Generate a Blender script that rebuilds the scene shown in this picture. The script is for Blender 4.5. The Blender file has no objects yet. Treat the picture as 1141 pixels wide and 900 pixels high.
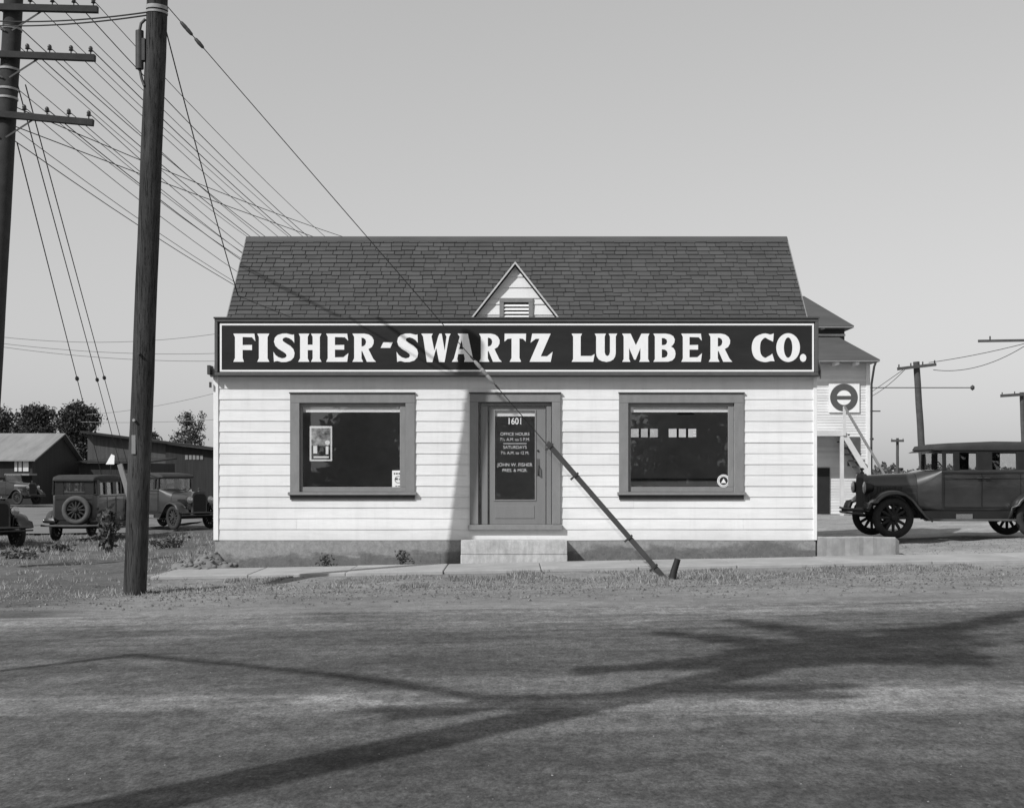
import bpy, bmesh, math, random
from mathutils import Vector, Matrix, noise as mnoise

random.seed(7)
PI = math.pi
scene = bpy.context.scene
COL = scene.collection

# ------------------------------------------------------------------ camera
EYE, FPX, CX, HY = 1.55, 1441.0, 570.5, 526.0
cam_d = bpy.data.cameras.new('camera')
cam_d.sensor_width = 36.0
cam_d.lens = 36.0 * FPX / 1141.0
cam_d.shift_y = (HY - 450.0) / 1141.0
cam_d.clip_start, cam_d.clip_end = 0.1, 3000.0
cam = bpy.data.objects.new('camera', cam_d)
COL.objects.link(cam)
cam.location = (0, 0, EYE)
cam.rotation_euler = (PI / 2, 0, 0)
scene.camera = cam

# ------------------------------------------------------------------ light
SUNV = Vector((-1.0, -1.0, 1.124)).normalized()      # towards the sun
ELEV = math.asin(SUNV.z)
world = bpy.data.worlds.new('World')
scene.world = world
world.use_nodes = True
wn, wl = world.node_tree.nodes, world.node_tree.links
bg = wn['Background']
sky = wn.new('ShaderNodeTexSky')
sky.sky_type = 'NISHITA'
sky.sun_disc = False
sky.sun_elevation = ELEV
sky.sun_rotation = math.radians(225)
sky.air_density = 1.0
sky.dust_density = 0.9
sky.ozone_density = 1.0
sep = wn.new('ShaderNodeSeparateColor')               # a blue sensitive black and white film
wl.new(sky.outputs['Color'], sep.inputs['Color'])
mixb = wn.new('ShaderNodeMath'); mixb.operation = 'MULTIPLY_ADD'
mixb.inputs[1].default_value = 0.85
mg = wn.new('ShaderNodeMath'); mg.operation = 'MULTIPLY'; mg.inputs[1].default_value = 0.15
wl.new(sep.outputs['Green'], mg.inputs[0])
wl.new(sep.outputs['Blue'], mixb.inputs[0])
wl.new(mg.outputs[0], mixb.inputs[2])
pw = wn.new('ShaderNodeMath'); pw.operation = 'POWER'; pw.inputs[1].default_value = 0.55   # the film's soft shoulder
ml = wn.new('ShaderNodeMath'); ml.operation = 'MULTIPLY'; ml.inputs[1].default_value = 1.68
wl.new(mixb.outputs[0], pw.inputs[0]); wl.new(pw.outputs[0], ml.inputs[0])
wl.new(ml.outputs[0], bg.inputs['Color'])
bg.inputs['Strength'].default_value = 0.14
sun_d = bpy.data.lights.new('sun', 'SUN')
sun_d.energy = 3.8
sun_d.angle = math.radians(0.5)
sun_d.color = (1.0, 1.0, 1.0)
sun = bpy.data.objects.new('sun', sun_d)
COL.objects.link(sun)
sun.rotation_euler = SUNV.to_track_quat('Z', 'Y').to_euler()
scene.view_settings.view_transform = 'Standard'
scene.view_settings.look = 'None'
scene.view_settings.exposure = 0.0
scene.view_settings.gamma = 1.0
scene.view_settings.use_curve_mapping = False


def P(px, py, d):
    return Vector(((px - CX) / FPX * d, d, EYE + (HY - py) / FPX * d))


def PX(px, d):
    return (px - CX) / FPX * d


def PZ(py, d):
    return EYE + (HY - py) / FPX * d


def ss(a, b, t):
    u = max(0.0, min(1.0, (t - a) / (b - a)))
    return u * u * (3 - 2 * u)


def gz(x, y):
    xx = max(-14.0, min(14.0, x))
    return (0.02 * xx + 0.10 * ss(21.6, 23.6, y) * ss(3.6, 6.5, x)
            - 0.10 * ss(23, 34, y) * ss(-5, -9, x))


# ------------------------------------------------------------------ mesh helper
class MB:
    def __init__(self):
        self.v, self.f, self.sm = [], [], []

    def face(self, pts, smooth=False):
        b = len(self.v)
        self.v += [Vector(p) for p in pts]
        self.f.append(list(range(b, b + len(pts)))); self.sm.append(smooth)

    def raw(self, vs, fs, smooth=False):
        b = len(self.v)
        self.v += [Vector(p) for p in vs]
        for f in fs:
            self.f.append([b + i for i in f]); self.sm.append(smooth)
        return self

    def box(self, x0, x1, y0, y1, z0, z1):
        vs = [(x0, y0, z0), (x1, y0, z0), (x1, y1, z0), (x0, y1, z0),
              (x0, y0, z1), (x1, y0, z1), (x1, y1, z1), (x0, y1, z1)]
        return self.hexa(vs)

    def hexa(self, vs):
        return self.raw(vs, [(0, 3, 2, 1), (4, 5, 6, 7), (0, 1, 5, 4), (1, 2, 6, 5), (2, 3, 7, 6), (3, 0, 4, 7)])

    def bar(self, a, b, w, h, up=(0, 0, 1)):
        a, b = Vector(a), Vector(b)
        d = (b - a).normalized()
        u = Vector(up)
        if abs(d.dot(u)) > 0.98:
            u = Vector((0, 1, 0))
        s = d.cross(u).normalized() * (w / 2)
        t = s.cross(d).normalized() * (h / 2)
        return self.hexa([a - s - t, a + s - t, b + s - t, b - s - t, a - s + t, a + s + t, b + s + t, b - s + t])

    def tube(self, pts, r, n=8, caps=True, smooth=True):
        pts = [Vector(p) for p in pts]
        rs = r if isinstance(r, (list, tuple)) else [r] * len(pts)
        rings = []
        pu = None
        for i, p in enumerate(pts):
            d = (pts[min(i + 1, len(pts) - 1)] - pts[max(i - 1, 0)]).normalized()
            if pu is None:
                u = Vector((0, 0, 1)) if abs(d.z) < 0.9 else Vector((1, 0, 0))
            else:
                u = pu
            s = d.cross(u).normalized()
            u = s.cross(d).normalized()
            pu = u
            rings.append([p + (s * math.cos(2 * PI * k / n) + u * math.sin(2 * PI * k / n)) * rs[i] for k in range(n)])
        vs = [q for g in rings for q in g]
        fs = []
        for i in range(len(rings) - 1):
            for k in range(n):
                k2 = (k + 1) % n
                fs.append((i * n + k, i * n + k2, (i + 1) * n + k2, (i + 1) * n + k))
        self.raw(vs, fs, smooth)
        if caps:
            self.face(list(reversed(rings[0]))); self.face(rings[-1])
        return self

    def loft(self, rings, smooth=True, caps=True):
        n = len(rings[0])
        vs = [q for g in rings for q in g]
        fs = []
        for i in range(len(rings) - 1):
            for k in range(n):
                k2 = (k + 1) % n
                fs.append((i * n + k, i * n + k2, (i + 1) * n + k2, (i + 1) * n + k))
        self.raw(vs, fs, smooth)
        if caps:
            self.face(list(reversed(rings[0]))); self.face(rings[-1])
        return self

    def lathe(self, prof, centre, axis='y', n=24, smooth=True, scale=1.0):
        # prof: (radius, along axis)
        rings = []
        c = Vector(centre)
        for r, a in prof:
            g = []
            for k in range(n):
                t = 2 * PI * k / n
                u, w = r * math.cos(t), r * math.sin(t)
                if axis == 'y': q = Vector((u, a, w))
                elif axis == 'x': q = Vector((a, u, w))
                else: q = Vector((u, w, a))
                g.append(c + q * scale)
            rings.append(g)
        return self.loft(rings, smooth, caps=True)

    def blob(self, c, r, seed=0, sub=2, amp=0.2, fz=1.0):
        bm = bmesh.new()
        bmesh.ops.create_icosphere(bm, subdivisions=sub, radius=1.0)
        vs = []
        for v in bm.verts:
            k = 1 + amp * mnoise.noise(v.co * 1.7 + Vector((seed * 3.1, seed, 0)))
            vs.append(Vector(c) + Vector((v.co.x * r[0], v.co.y * r[1], v.co.z * r[2])) * k)
        fs = [[v.index for v in f.verts] for f in bm.faces]
        bm.free()
        return self.raw(vs, fs, True)

    def build(self, name, mat, parent=None, bevel=0.0, seg=2, recalc=True, weld=False):
        me = bpy.data.meshes.new(name)
        me.from_pydata([tuple(v) for v in self.v], [], self.f)
        me.polygons.foreach_set('use_smooth', self.sm)
        me.materials.append(mat)
        bm = bmesh.new(); bm.from_mesh(me)
        if weld:
            bmesh.ops.remove_doubles(bm, verts=bm.verts, dist=0.0004)
        if recalc:
            bmesh.ops.recalc_face_normals(bm, faces=bm.faces)
        bm.to_mesh(me); bm.free()
        o = bpy.data.objects.new(name, me)
        COL.objects.link(o)
        if parent is not None:
            o.parent = parent
        if bevel > 0:
            m = o.modifiers.new('bevel', 'BEVEL')
            m.width = bevel; m.segments = seg; m.limit_method = 'ANGLE'; m.angle_limit = math.radians(40)
        return o


def tag(o, label=None, cat=None, group=None, kind=None):
    if label: o['label'] = label
    if cat: o['category'] = cat
    if group: o['group'] = group
    if kind: o['kind'] = kind
    return o


def empty(name, loc, rz=0.0, label=None, cat=None, group=None):
    o = bpy.data.objects.new(name, None)
    o.empty_display_size = 0.2
    COL.objects.link(o)
    o.location = loc
    o.rotation_euler = (0, 0, rz)
    return tag(o, label, cat, group)


def copy_tree(o, parent=None):
    c = o.copy()
    COL.objects.link(c)
    if parent is not None:
        c.parent = parent
    for ch in list(o.children):
        copy_tree(ch, c)
    return c


# ------------------------------------------------------------------ materials (all grey: a black and white photograph)
def g4(v):
    return (v, v, v, 1.0)


class NT:
    def __init__(self, name):
        self.m = bpy.data.materials.new(name)
        self.m.use_nodes = True
        self.n, self.l = self.m.node_tree.nodes, self.m.node_tree.links
        self.b = self.n['Principled BSDF']
        self.co = None

    def coord(self, kind='Object'):
        tc = self.n.new('ShaderNodeTexCoord')
        return tc.outputs[kind]

    def noise(self, scale, detail=4, rough=0.6, vec=None, stretch=None):
        t = self.n.new('ShaderNodeTexNoise')
        t.inputs['Scale'].default_value = scale
        t.inputs['Detail'].default_value = detail
        t.inputs['Roughness'].default_value = rough
        v = vec if vec is not None else self.coord()
        if stretch:
            mp = self.n.new('ShaderNodeMapping')
            mp.inputs['Scale'].default_value = stretch
            self.l.new(v, mp.inputs['Vector'])
            v = mp.outputs[0]
        self.l.new(v, t.inputs['Vector'])
        return t.outputs['Fac']

    def math(self, op, a, b=None, c=None):
        m = self.n.new('ShaderNodeMath'); m.operation = op
        for i, x in enumerate((a, b, c)):
            if x is None: continue
            if hasattr(x, 'is_linked'): self.l.new(x, m.inputs[i])
            else: m.inputs[i].default_value = x
        return m.outputs[0]

    def rng(self, x, a, b, c, d, smooth=False):
        m = self.n.new('ShaderNodeMapRange')
        if smooth: m.interpolation_type = 'SMOOTHSTEP'
        self.l.new(x, m.inputs[0])
        for i, q in enumerate((a, b, c, d)):
            m.inputs[1 + i].default_value = q
        return m.outputs[0]

    def mix(self, f, a, b):
        # a + f*(b-a) on floats
        m = self.n.new('ShaderNodeMix'); m.data_type = 'FLOAT'
        for s, x in ((0, f), (2, a), (3, b)):
            if hasattr(x, 'is_linked'): self.l.new(x, m.inputs[s])
            else: m.inputs[s].default_value = x
        return m.outputs[0]

    def ramp(self, x, stops):
        r = self.n.new('ShaderNodeValToRGB')
        e = r.color_ramp.elements
        e[0].position, e[0].color = stops[0][0], g4(stops[0][1])
        e[1].position, e[1].color = stops[-1][0], g4(stops[-1][1])
        for p, v in stops[1:-1]:
            q = e.new(p); q.color = g4(v)
        self.l.new(x, r.inputs[0])
        return r.outputs[0]

    def island(self):
        return self.n.new('ShaderNodeNewGeometry').outputs['Random Per Island']

    def base(self, x):
        self.l.new(x, self.b.inputs['Base Color'])

    def bump(self, x, strength, dist=0.02):
        bp = self.n.new('ShaderNodeBump')
        bp.inputs['Strength'].default_value = strength
        bp.inputs['Distance'].default_value = dist
        self.l.new(x, bp.inputs['Height'])
        self.l.new(bp.outputs[0], self.b.inputs['Normal'])

    def rough(self, v, spec=0.3):
        self.b.inputs['Roughness'].default_value = v
        self.b.inputs['Specular IOR Level'].default_value = spec
        return self.m


def mat(name, v, rough=0.7, var=0.25, scale=6.0, bump=0.0, bscale=60.0, spec=0.3, stretch=None, island=0.0, coat=0.0, metal=0.0):
    t = NT(name)
    f = t.noise(scale, 6, 0.65, stretch=stretch)
    x = t.rng(f, 0.25, 0.75, v * (1 - var), v * (1 + var))
    if island:
        x = t.math('MULTIPLY', x, t.rng(t.island(), 0, 1, 1 - island, 1 + island))
    t.base(x)
    if bump:
        t.bump(t.noise(bscale, 5, 0.7, stretch=stretch), bump, 0.01)
    t.b.inputs['Coat Weight'].default_value = coat
    t.b.inputs['Metallic'].default_value = metal
    return t.rough(rough, spec)


M = {}
M['white_siding'] = None
t = NT('white_siding')
f1 = t.noise(1.3, 5, 0.6, stretch=(0.5, 1, 2.2))
f2 = t.noise(14, 5, 0.7, stretch=(0.25, 1, 2.0))
x = t.rng(f1, 0.3, 0.7, 0.72, 0.83)
x = t.math('MULTIPLY', x, t.rng(f2, 0.25, 0.6, 0.93, 1.0))
x = t.math('MULTIPLY', x, t.rng(t.island(), 0, 1, 0.955, 1.02))
sx = t.n.new('ShaderNodeSeparateXYZ'); t.l.new(t.coord(), sx.inputs[0])
f3 = t.noise(3.0, 5, 0.7)
x = t.math('MULTIPLY', x, t.rng(t.noise(2.2, 5, 0.7, stretch=(3.0, 1, 0.3)), 0.3, 0.55, 0.94, 1.0, True))
low = t.rng(t.math('ADD', sx.outputs['Z'], t.math('MULTIPLY', f3, 0.5)), 0.55, 1.0, 0.86, 1.0, True)   # splashed dirt low on the wall
x = t.math('MULTIPLY', x, low)
t.base(x); t.bump(f2, 0.25, 0.004)
M['white_siding'] = t.rough(0.6)
M['white_paint'] = mat('white_paint', 0.80, 0.6, 0.06, 9, 0.1)
M['letter_white'] = mat('letter_white', 0.83, 0.6, 0.05, 7)
M['sign_dark'] = mat('sign_dark', 0.030, 0.85, 0.22, 2.5, 0.12, 40, spec=0.06, stretch=(0.4, 1, 1.5))
M['sign_frame'] = mat('sign_frame', 0.09, 0.6, 0.2, 5)
M['trim_grey'] = mat('trim_grey', 0.22, 0.55, 0.12, 9, 0.15, 50, stretch=(1, 1, 0.4))
M['door_grey'] = mat('door_grey', 0.20, 0.5, 0.08, 5, 0.1, 60, stretch=(2, 1, 0.3))
M['dark_trim'] = mat('dark_trim', 0.06, 0.6, 0.2, 8)
M['concrete'] = mat('concrete', 0.23, 0.9, 0.28, 2.6, 0.4, 35)
t = NT('foundation_concrete')
sx = t.n.new('ShaderNodeSeparateXYZ'); t.l.new(t.coord(), sx.inputs[0])
n1 = t.noise(1.6, 6, 0.65, stretch=(0.7, 1, 2)); n2 = t.noise(9, 6, 0.7); n3 = t.noise(40, 4, 0.7)
hh = t.math('SUBTRACT', sx.outputs['Z'], t.math('MULTIPLY', sx.outputs['X'], 0.02))
dirty = t.rng(t.math('ADD', hh, t.rng(n1, 0.25, 0.75, -0.16, 0.16)), 0.17, 0.27, 1.0, 0.0, True)
v = t.mix(dirty, 0.27, 0.15)
v = t.math('MULTIPLY', v, t.rng(n2, 0.3, 0.7, 0.78, 1.2)); v = t.math('MULTIPLY', v, t.rng(n3, 0.3, 0.7, 0.85, 1.15))
t.base(v); t.bump(n2, 0.5, 0.02)
M['foundation'] = t.rough(0.95, 0.1)
t = NT('concrete_light')
n1 = t.noise(2.2, 6, 0.65); n2 = t.noise(13, 6, 0.75); n3 = t.noise(60, 4, 0.8); n4 = t.noise(4.0, 5, 0.7, stretch=(2.5, 1, 0.4))
v = t.math('MULTIPLY', t.rng(n1, 0.3, 0.7, 0.42, 0.58), t.rng(n2, 0.3, 0.7, 0.82, 1.12))
v = t.math('MULTIPLY', v, t.rng(n4, 0.35, 0.6, 0.8, 1.0, True)); v = t.math('MULTIPLY', v, t.rng(n3, 0.3, 0.7, 0.88, 1.1))
t.base(v); t.bump(n2, 0.5, 0.015)
M['concrete_light'] = t.rough(0.95, 0.1)
M['sidewalk'] = mat('sidewalk', 0.34, 0.9, 0.22, 1.6, 0.3, 40, island=0.06)
M['block_concrete'] = mat('block_concrete', 0.30, 0.95, 0.25, 5, 0.6, 30)
M['shingle'] = mat('shingle', 0.075, 0.9, 0.12, 2.0, 0.5, 50, island=0.13)
M['interior'] = mat('interior', 0.8, 0.9, 0.2, 2)
M['shade_white'] = mat('shade_white', 0.85, 0.8, 0.03, 4)
t = NT('pole_wood')
n1 = t.noise(3.0, 6, 0.7, stretch=(5, 5, 0.25)); n2 = t.noise(9.0, 5, 0.7, stretch=(7, 7, 0.12)); n3 = t.noise(1.2, 4, 0.6)
crk = t.rng(n2, 0.34, 0.46, 0.45, 1.0, True)
v = t.math('MULTIPLY', t.rng(n1, 0.3, 0.7, 0.036, 0.075), crk)
v = t.math('MULTIPLY', v, t.rng(n3, 0.3, 0.7, 0.75, 1.25))
t.base(v); t.bump(t.math('ADD', crk, n1), 0.9, 0.03)
M['pole_wood'] = t.rough(0.9, 0.15)
M['pole_dark'] = mat('pole_dark', 0.035, 0.85, 0.3, 5.0, 0.3, 30)
M['guard_grey'] = mat('guard_grey', 0.075, 0.7, 0.2, 6, 0.2, 30)
M['pole_grey'] = mat('pole_grey', 0.075, 0.85, 0.3, 5.0, 0.3, 30)
M['iron'] = mat('iron', 0.05, 0.5, 0.3, 12)
M['wire_black'] = mat('wire_black', 0.02, 0.7, 0.1, 4)
M['galvanised'] = mat('galvanised', 0.3, 0.45, 0.25, 14)
M['ceramic'] = mat('ceramic', 0.05, 0.25, 0.1, 8)
M['car_paint'] = mat('car_paint', 0.024, 0.38, 0.45, 2.5, 0, spec=0.5, coat=0.7)
M['car_upper'] = mat('car_upper', 0.02, 0.45, 0.3, 3.0)
M['car_roof'] = mat('car_roof', 0.04, 0.75, 0.2, 5.0, 0.2, 80)
M['car_dusty'] = mat('car_dusty', 0.085, 0.7, 0.35, 5.0)
M['tyre'] = mat('tyre', 0.03, 0.85, 0.4, 9, 0.2, 60)
M['tyre_dusty'] = mat('tyre_dusty', 0.09, 0.9, 0.25, 9, 0.2, 60)
M['nickel'] = mat('nickel', 0.45, 0.25, 0.1, 8, metal=0.8)
M['wheel_wood'] = mat('wheel_wood', 0.03, 0.75, 0.3, 12)
M['upholstery'] = mat('upholstery', 0.06, 0.9, 0.2, 8)
M['bark'] = mat('bark', 0.06, 0.95, 0.4, 4, 0.6, 20, stretch=(3, 3, 0.5))
M['leaf_dark'] = mat('leaf_dark', 0.045, 0.7, 0.4, 0.5, island=0.5)
M['leaf_mid'] = mat('leaf_mid', 0.075, 0.7, 0.4, 0.5, island=0.5)
M['metal_roof'] = mat('metal_roof', 0.24, 0.6, 0.3, 0.7, 0.2, 8, stretch=(2, 0.4, 0.4))
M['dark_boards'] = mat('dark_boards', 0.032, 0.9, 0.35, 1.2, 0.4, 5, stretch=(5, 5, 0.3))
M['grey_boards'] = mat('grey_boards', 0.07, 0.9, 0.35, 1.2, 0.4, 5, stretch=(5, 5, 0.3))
M['far_roof'] = mat('far_roof', 0.08, 0.9, 0.2, 1.2, 0.3, 12, stretch=(0.6, 1, 4))
M['pale_siding'] = mat('pale_siding', 0.66, 0.8, 0.1, 1.5, island=0.08)
M['pale_wood'] = mat('pale_wood', 0.55, 0.7, 0.12, 3)
M['sign_ring'] = mat('sign_ring', 0.085, 0.6, 0.1, 5)
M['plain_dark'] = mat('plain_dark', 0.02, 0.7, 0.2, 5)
M['rubble'] = mat('rubble', 0.17, 0.95, 0.35, 8, 0.6, 25)
M['stone'] = mat('stone', 0.15, 0.95, 0.3, 10, island=0.6)
M['dry_grass'] = mat('dry_grass', 0.22, 0.9, 0.3, 2, island=0.6)
M['weed'] = mat('weed', 0.085, 0.8, 0.3, 2, island=0.5)

# window glass: clear, with the faint mirror image every pane has
t = NT('window_glass')
for nd in list(t.n):
    if nd.type == 'BSDF_PRINCIPLED': t.n.remove(nd)
out = t.n['Material Output']
tr = t.n.new('ShaderNodeBsdfTransparent'); tr.inputs[0].default_value = g4(0.96)
gl = t.n.new('ShaderNodeBsdfGlossy'); gl.inputs['Roughness'].default_value = 0.01; gl.inputs[0].default_value = g4(0.9)
lw = t.n.new('ShaderNodeLayerWeight'); lw.inputs['Blend'].default_value = 0.5
frv = t.math('ADD', t.math('MULTIPLY', t.math('POWER', lw.outputs['Facing'], 5.0), 0.9), 0.065)
mx = t.n.new('ShaderNodeMixShader')
t.l.new(frv, mx.inputs[0]); t.l.new(tr.outputs[0], mx.inputs[1]); t.l.new(gl.outputs[0], mx.inputs[2])
t.l.new(mx.outputs[0], out.inputs['Surface'])
M['glass'] = t.m

# ------------------------------------------------------------------ ground, road, sidewalk
t = NT('dirt')
co = t.coord()
sx = t.n.new('ShaderNodeSeparateXYZ'); t.l.new(co, sx.inputs[0])
X, Y = sx.outputs['X'], sx.outputs['Y']
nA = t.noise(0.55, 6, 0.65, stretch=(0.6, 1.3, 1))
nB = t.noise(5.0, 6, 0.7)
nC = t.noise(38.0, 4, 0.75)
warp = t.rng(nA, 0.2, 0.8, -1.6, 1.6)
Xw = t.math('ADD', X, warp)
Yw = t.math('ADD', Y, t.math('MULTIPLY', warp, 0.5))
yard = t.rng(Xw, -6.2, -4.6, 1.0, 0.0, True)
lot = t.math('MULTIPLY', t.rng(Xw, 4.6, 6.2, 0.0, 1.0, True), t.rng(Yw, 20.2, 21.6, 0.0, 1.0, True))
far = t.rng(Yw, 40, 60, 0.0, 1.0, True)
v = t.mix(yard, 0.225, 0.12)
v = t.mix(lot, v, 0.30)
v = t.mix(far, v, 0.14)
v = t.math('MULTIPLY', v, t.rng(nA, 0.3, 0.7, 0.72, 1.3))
v = t.math('MULTIPLY', v, t.rng(nB, 0.3, 0.7, 0.78, 1.22))
v = t.math('MULTIPLY', v, t.rng(nC, 0.3, 0.7, 0.72, 1.28))
t.base(v)
t.bump(t.math('ADD', t.math('MULTIPLY', nC, 0.4), nB), 0.7, 0.05)
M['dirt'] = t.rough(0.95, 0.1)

t = NT('asphalt')
co = t.coord()
sx = t.n.new('ShaderNodeSeparateXYZ'); t.l.new(co, sx.inputs[0])
nA = t.noise(0.35, 6, 0.65, stretch=(0.3, 1.0, 1))
nS = t.noise(1.1, 7, 0.72, stretch=(0.3, 1.1, 1))
nB = t.noise(3.0, 6, 0.75, stretch=(0.5, 1.2, 1))
nC = t.noise(45.0, 4, 0.85, stretch=(1, 0.5, 1))
Yw = t.math('ADD', sx.outputs['Y'], t.rng(nA, 0.2, 0.8, -1.5, 1.5))
Yw = t.math('ADD', Yw, t.rng(nS, 0.2, 0.8, -0.7, 0.7))
v = t.ramp(t.rng(Yw, 0.0, 20.0, 0.0, 1.0), [
    (0.0, 0.070), (0.31, 0.068), (0.37, 0.078), (0.41, 0.100), (0.435, 0.19), (0.46, 0.105), (0.51, 0.076), (0.60, 0.082),
    (0.66, 0.105), (0.72, 0.165), (0.80, 0.20), (1.0, 0.19)])
v = t.math('MULTIPLY', v, t.rng(nB, 0.3, 0.7, 0.78, 1.22))
v = t.math('MULTIPLY', v, t.rng(nS, 0.3, 0.7, 0.85, 1.15))
v = t.math('MULTIPLY', v, t.rng(nC, 0.32, 0.68, 0.5, 1.5))
spk = t.noise(26.0, 2, 0.5)
v = t.math('MULTIPLY', v, t.rng(t.noise(9.0, 6, 0.85, stretch=(1.0, 0.55, 1)), 0.32, 0.68, 0.55, 1.5))
blot = t.noise(0.9, 6, 0.75, stretch=(0.5, 0.9, 1))
v = t.math('MULTIPLY', v, t.rng(blot, 0.35, 0.65, 0.78, 1.28, True))
rut = t.noise(1.0, 4, 0.6, stretch=(0.05, 5.0, 1))
v = t.math('MULTIPLY', v, t.mix(t.rng(sx.outputs['Y'], 9.5, 12.5, 0.0, 1.0, True), 1.0, t.rng(rut, 0.35, 0.65, 0.82, 1.15)))
v = t.math('ADD', v, t.rng(spk, 0.74, 0.80, 0.0, 0.10))
v = t.math('MULTIPLY', v, 1.12)
t.base(v)
t.bump(nC, 0.5, 0.01)
M['asphalt'] = t.rough(0.9, 0.15)


def lin(a, b, n):
    return [a + (b - a) * i / n for i in range(n + 1)]


def sheet(xs, ys, zf):
    mb = MB()
    vs = [(x, y, zf(x, y)) for y in ys for x in xs]
    nx = len(xs)
    fs = [(j * nx + i, j * nx + i + 1, (j + 1) * nx + i + 1, (j + 1) * nx + i) for j in range(len(ys) - 1) for i in range(nx - 1)]
    return mb.raw(vs, fs, True)


def ground_h(x, y):
    z = gz(x, y)
    k = ss(17.0, 17.6, y) * (1 - ss(80, 120, y))
    k *= 1 - 0.85 * ss(19.5, 20.1, y) * (1 - ss(21.8, 22.2, y)) * ss(-6.2, -5.6, x)
    if 21.9 < y < 28 and -5.3 < x < 5.5:
        return z - 0.02
    a = 0.05 + 0.05 * ss(-5, -7, x)
    z += k * a * (mnoise.noise(Vector((x * 0.8, y * 0.9, 0))) + 0.5 * mnoise.noise(Vector((x * 2.5, y * 2.8, 3))) - 0.35)
    z -= 0.03 * k
    return z


gx = [-900, -400, -200, -100, -70] + lin(-50, -20, 15) + lin(-19.6, 20, 198) + lin(22, 50, 14) + [70, 100, 200, 400, 900]
gy = [-300, -100, -40, -15, 0, 8, 14] + lin(16.5, 32, 124) + lin(33, 60, 27) + [65, 70, 80, 95, 120, 170, 250, 400, 700, 1400]
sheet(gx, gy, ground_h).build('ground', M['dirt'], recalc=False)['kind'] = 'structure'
rx = [-400, -200, -100, -50, -30, -20] + lin(-14, 14, 28) + [20, 30, 50, 100, 200, 400]
sheet(rx, lin(-8, 16.75, 10), lambda x, y: gz(x, y) + 0.006 - 0.03 * ss(16.0, 16.75, y)).build('road', M['asphalt'], recalc=False)['kind'] = 'structure'
# sidewalk slabs
mb = MB()
x = -5.62
while x < 14.0:
    x1 = x + 1.52
    e = 0.03 * math.sin(x * 3)
    for a, b in ((x, x1 - 0.012),):
        z0, z1 = gz(a, 20), gz(b, 20)
        dz = random.uniform(-0.006, 0.006)
        zt0, zt1 = z0 + 0.045 + dz, z1 + 0.045 + dz
        mb.hexa([(a, 20.08 + e, z0 - 0.2), (b, 20.08 + e, z1 - 0.2), (b, 21.62, z1 - 0.2), (a, 21.62, z0 - 0.2),
                 (a, 20.08 + e, zt0), (b, 20.08 + e, zt1), (b, 21.62, zt1), (a, 21.62, zt0)])
    x = x1
mb.build('sidewalk', M['sidewalk'], bevel=0.012)['kind'] = 'structure'
# lighter side street running off beyond the yard at far left
t_side = mat('side_street', 0.17, 0.95, 0.2, 0.6, 0.3, 20)
sheet(lin(-60, -12.2, 40), lin(41, 72, 20), lambda x, y: ground_h(x, y) + 0.05).build('side_street', t_side, recalc=False)['kind'] = 'structure'

# ------------------------------------------------------------------ the lumber office
WY = 22.0                                    # front wall plane
WX0, WX1 = -5.06, 5.17
S = FPX / WY                                 # pixels per metre on the front wall


def fx(px): return (px - CX) / S
def fz(py): return EYE + (HY - py) / S


office = empty('lumber_office', (0, 0, 0), 0, 'one storey white clapboard lumber company office with shingled roof', 'building')
WL = (fx(334), fx(452), fz(548), fz(449))    # openings in the wall: x0, x1, z0, z1
WR = (fx(700), fx(818), fz(548), fz(449))
DO = (fx(533), fx(615), fz(588), fz(448))
opens = [WL, WR, DO]


def cut(x0, x1, za, zb, ops):
    spans = [(x0, x1)]
    for o in ops:
        if o[2] < (za + zb) / 2 < o[3]:
            n = []
            for a, b in spans:
                if o[1] <= a or o[0] >= b: n.append((a, b)); continue
                if a < o[0]: n.append((a, o[0]))
                if o[1] < b: n.append((o[1], b))
            spans = n
    return spans


# clapboards, one real lapped board after another
mb = MB()
pitch = 12.05 / S
z = fz(601.5)
ztop = 3.32
row = 0
while z < ztop:
    zb = min(z + pitch + 0.02, ztop + 0.03)
    zs = sorted(set([z, z + pitch]))
    for a, b in cut(WX0, WX1, z, z + pitch, opens):
        # butt joints
        js = [a]
        if b - a > 3 and row % 2:
            js.append(a + (b - a) * random.uniform(0.25, 0.75))
        js.append(b)
        for i in range(len(js) - 1):
            q0, q1 = js[i] + (0.001 if i else 0), js[i + 1] - (0.001 if i < len(js) - 2 else 0)
            w = random.uniform(-0.002, 0.002)
            nn_ = max(1, int((q1 - q0) / 0.45))
            us = [q0 + (q1 - q0) * k_ / nn_ for k_ in range(nn_ + 1)]
            wob = [(w + 0.004 * mnoise.noise(Vector((u_ * .9, row * 3.7, 1))), 0.007 * mnoise.noise(Vector((u_ * .6, row * 5.1, 9)))) for u_ in us]
            mb.loft([[(u_, WY - 0.020 + a_, z + b_), (u_, WY, z + b_), (u_, WY, zb), (u_, WY - 0.006, zb)] for u_, (a_, b_) in zip(us, wob)], smooth=False)
    z += pitch
    row += 1
wall = mb.build('wall', M['white_siding'], office)
# wall core, side walls, back wall with two low transom windows
YB = 27.12
BW = [(2.486, 3.055, 2.28, 2.46), (3.274, 3.86, 2.28, 2.46)]
mb = MB()


def slab_open(mb, x0, x1, z0, z1, y0, y1, ops):
    xs = sorted(set([x0, x1] + [q for o in ops for q in o[:2]]))
    zs = sorted(set([z0, z1] + [q for o in ops for q in o[2:]]))
    for j in range(len(zs) - 1):
        for a, b in cut(x0, x1, zs[j], zs[j + 1], ops):
            mb.box(a, b, y0, y1, zs[j], zs[j + 1])


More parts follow.
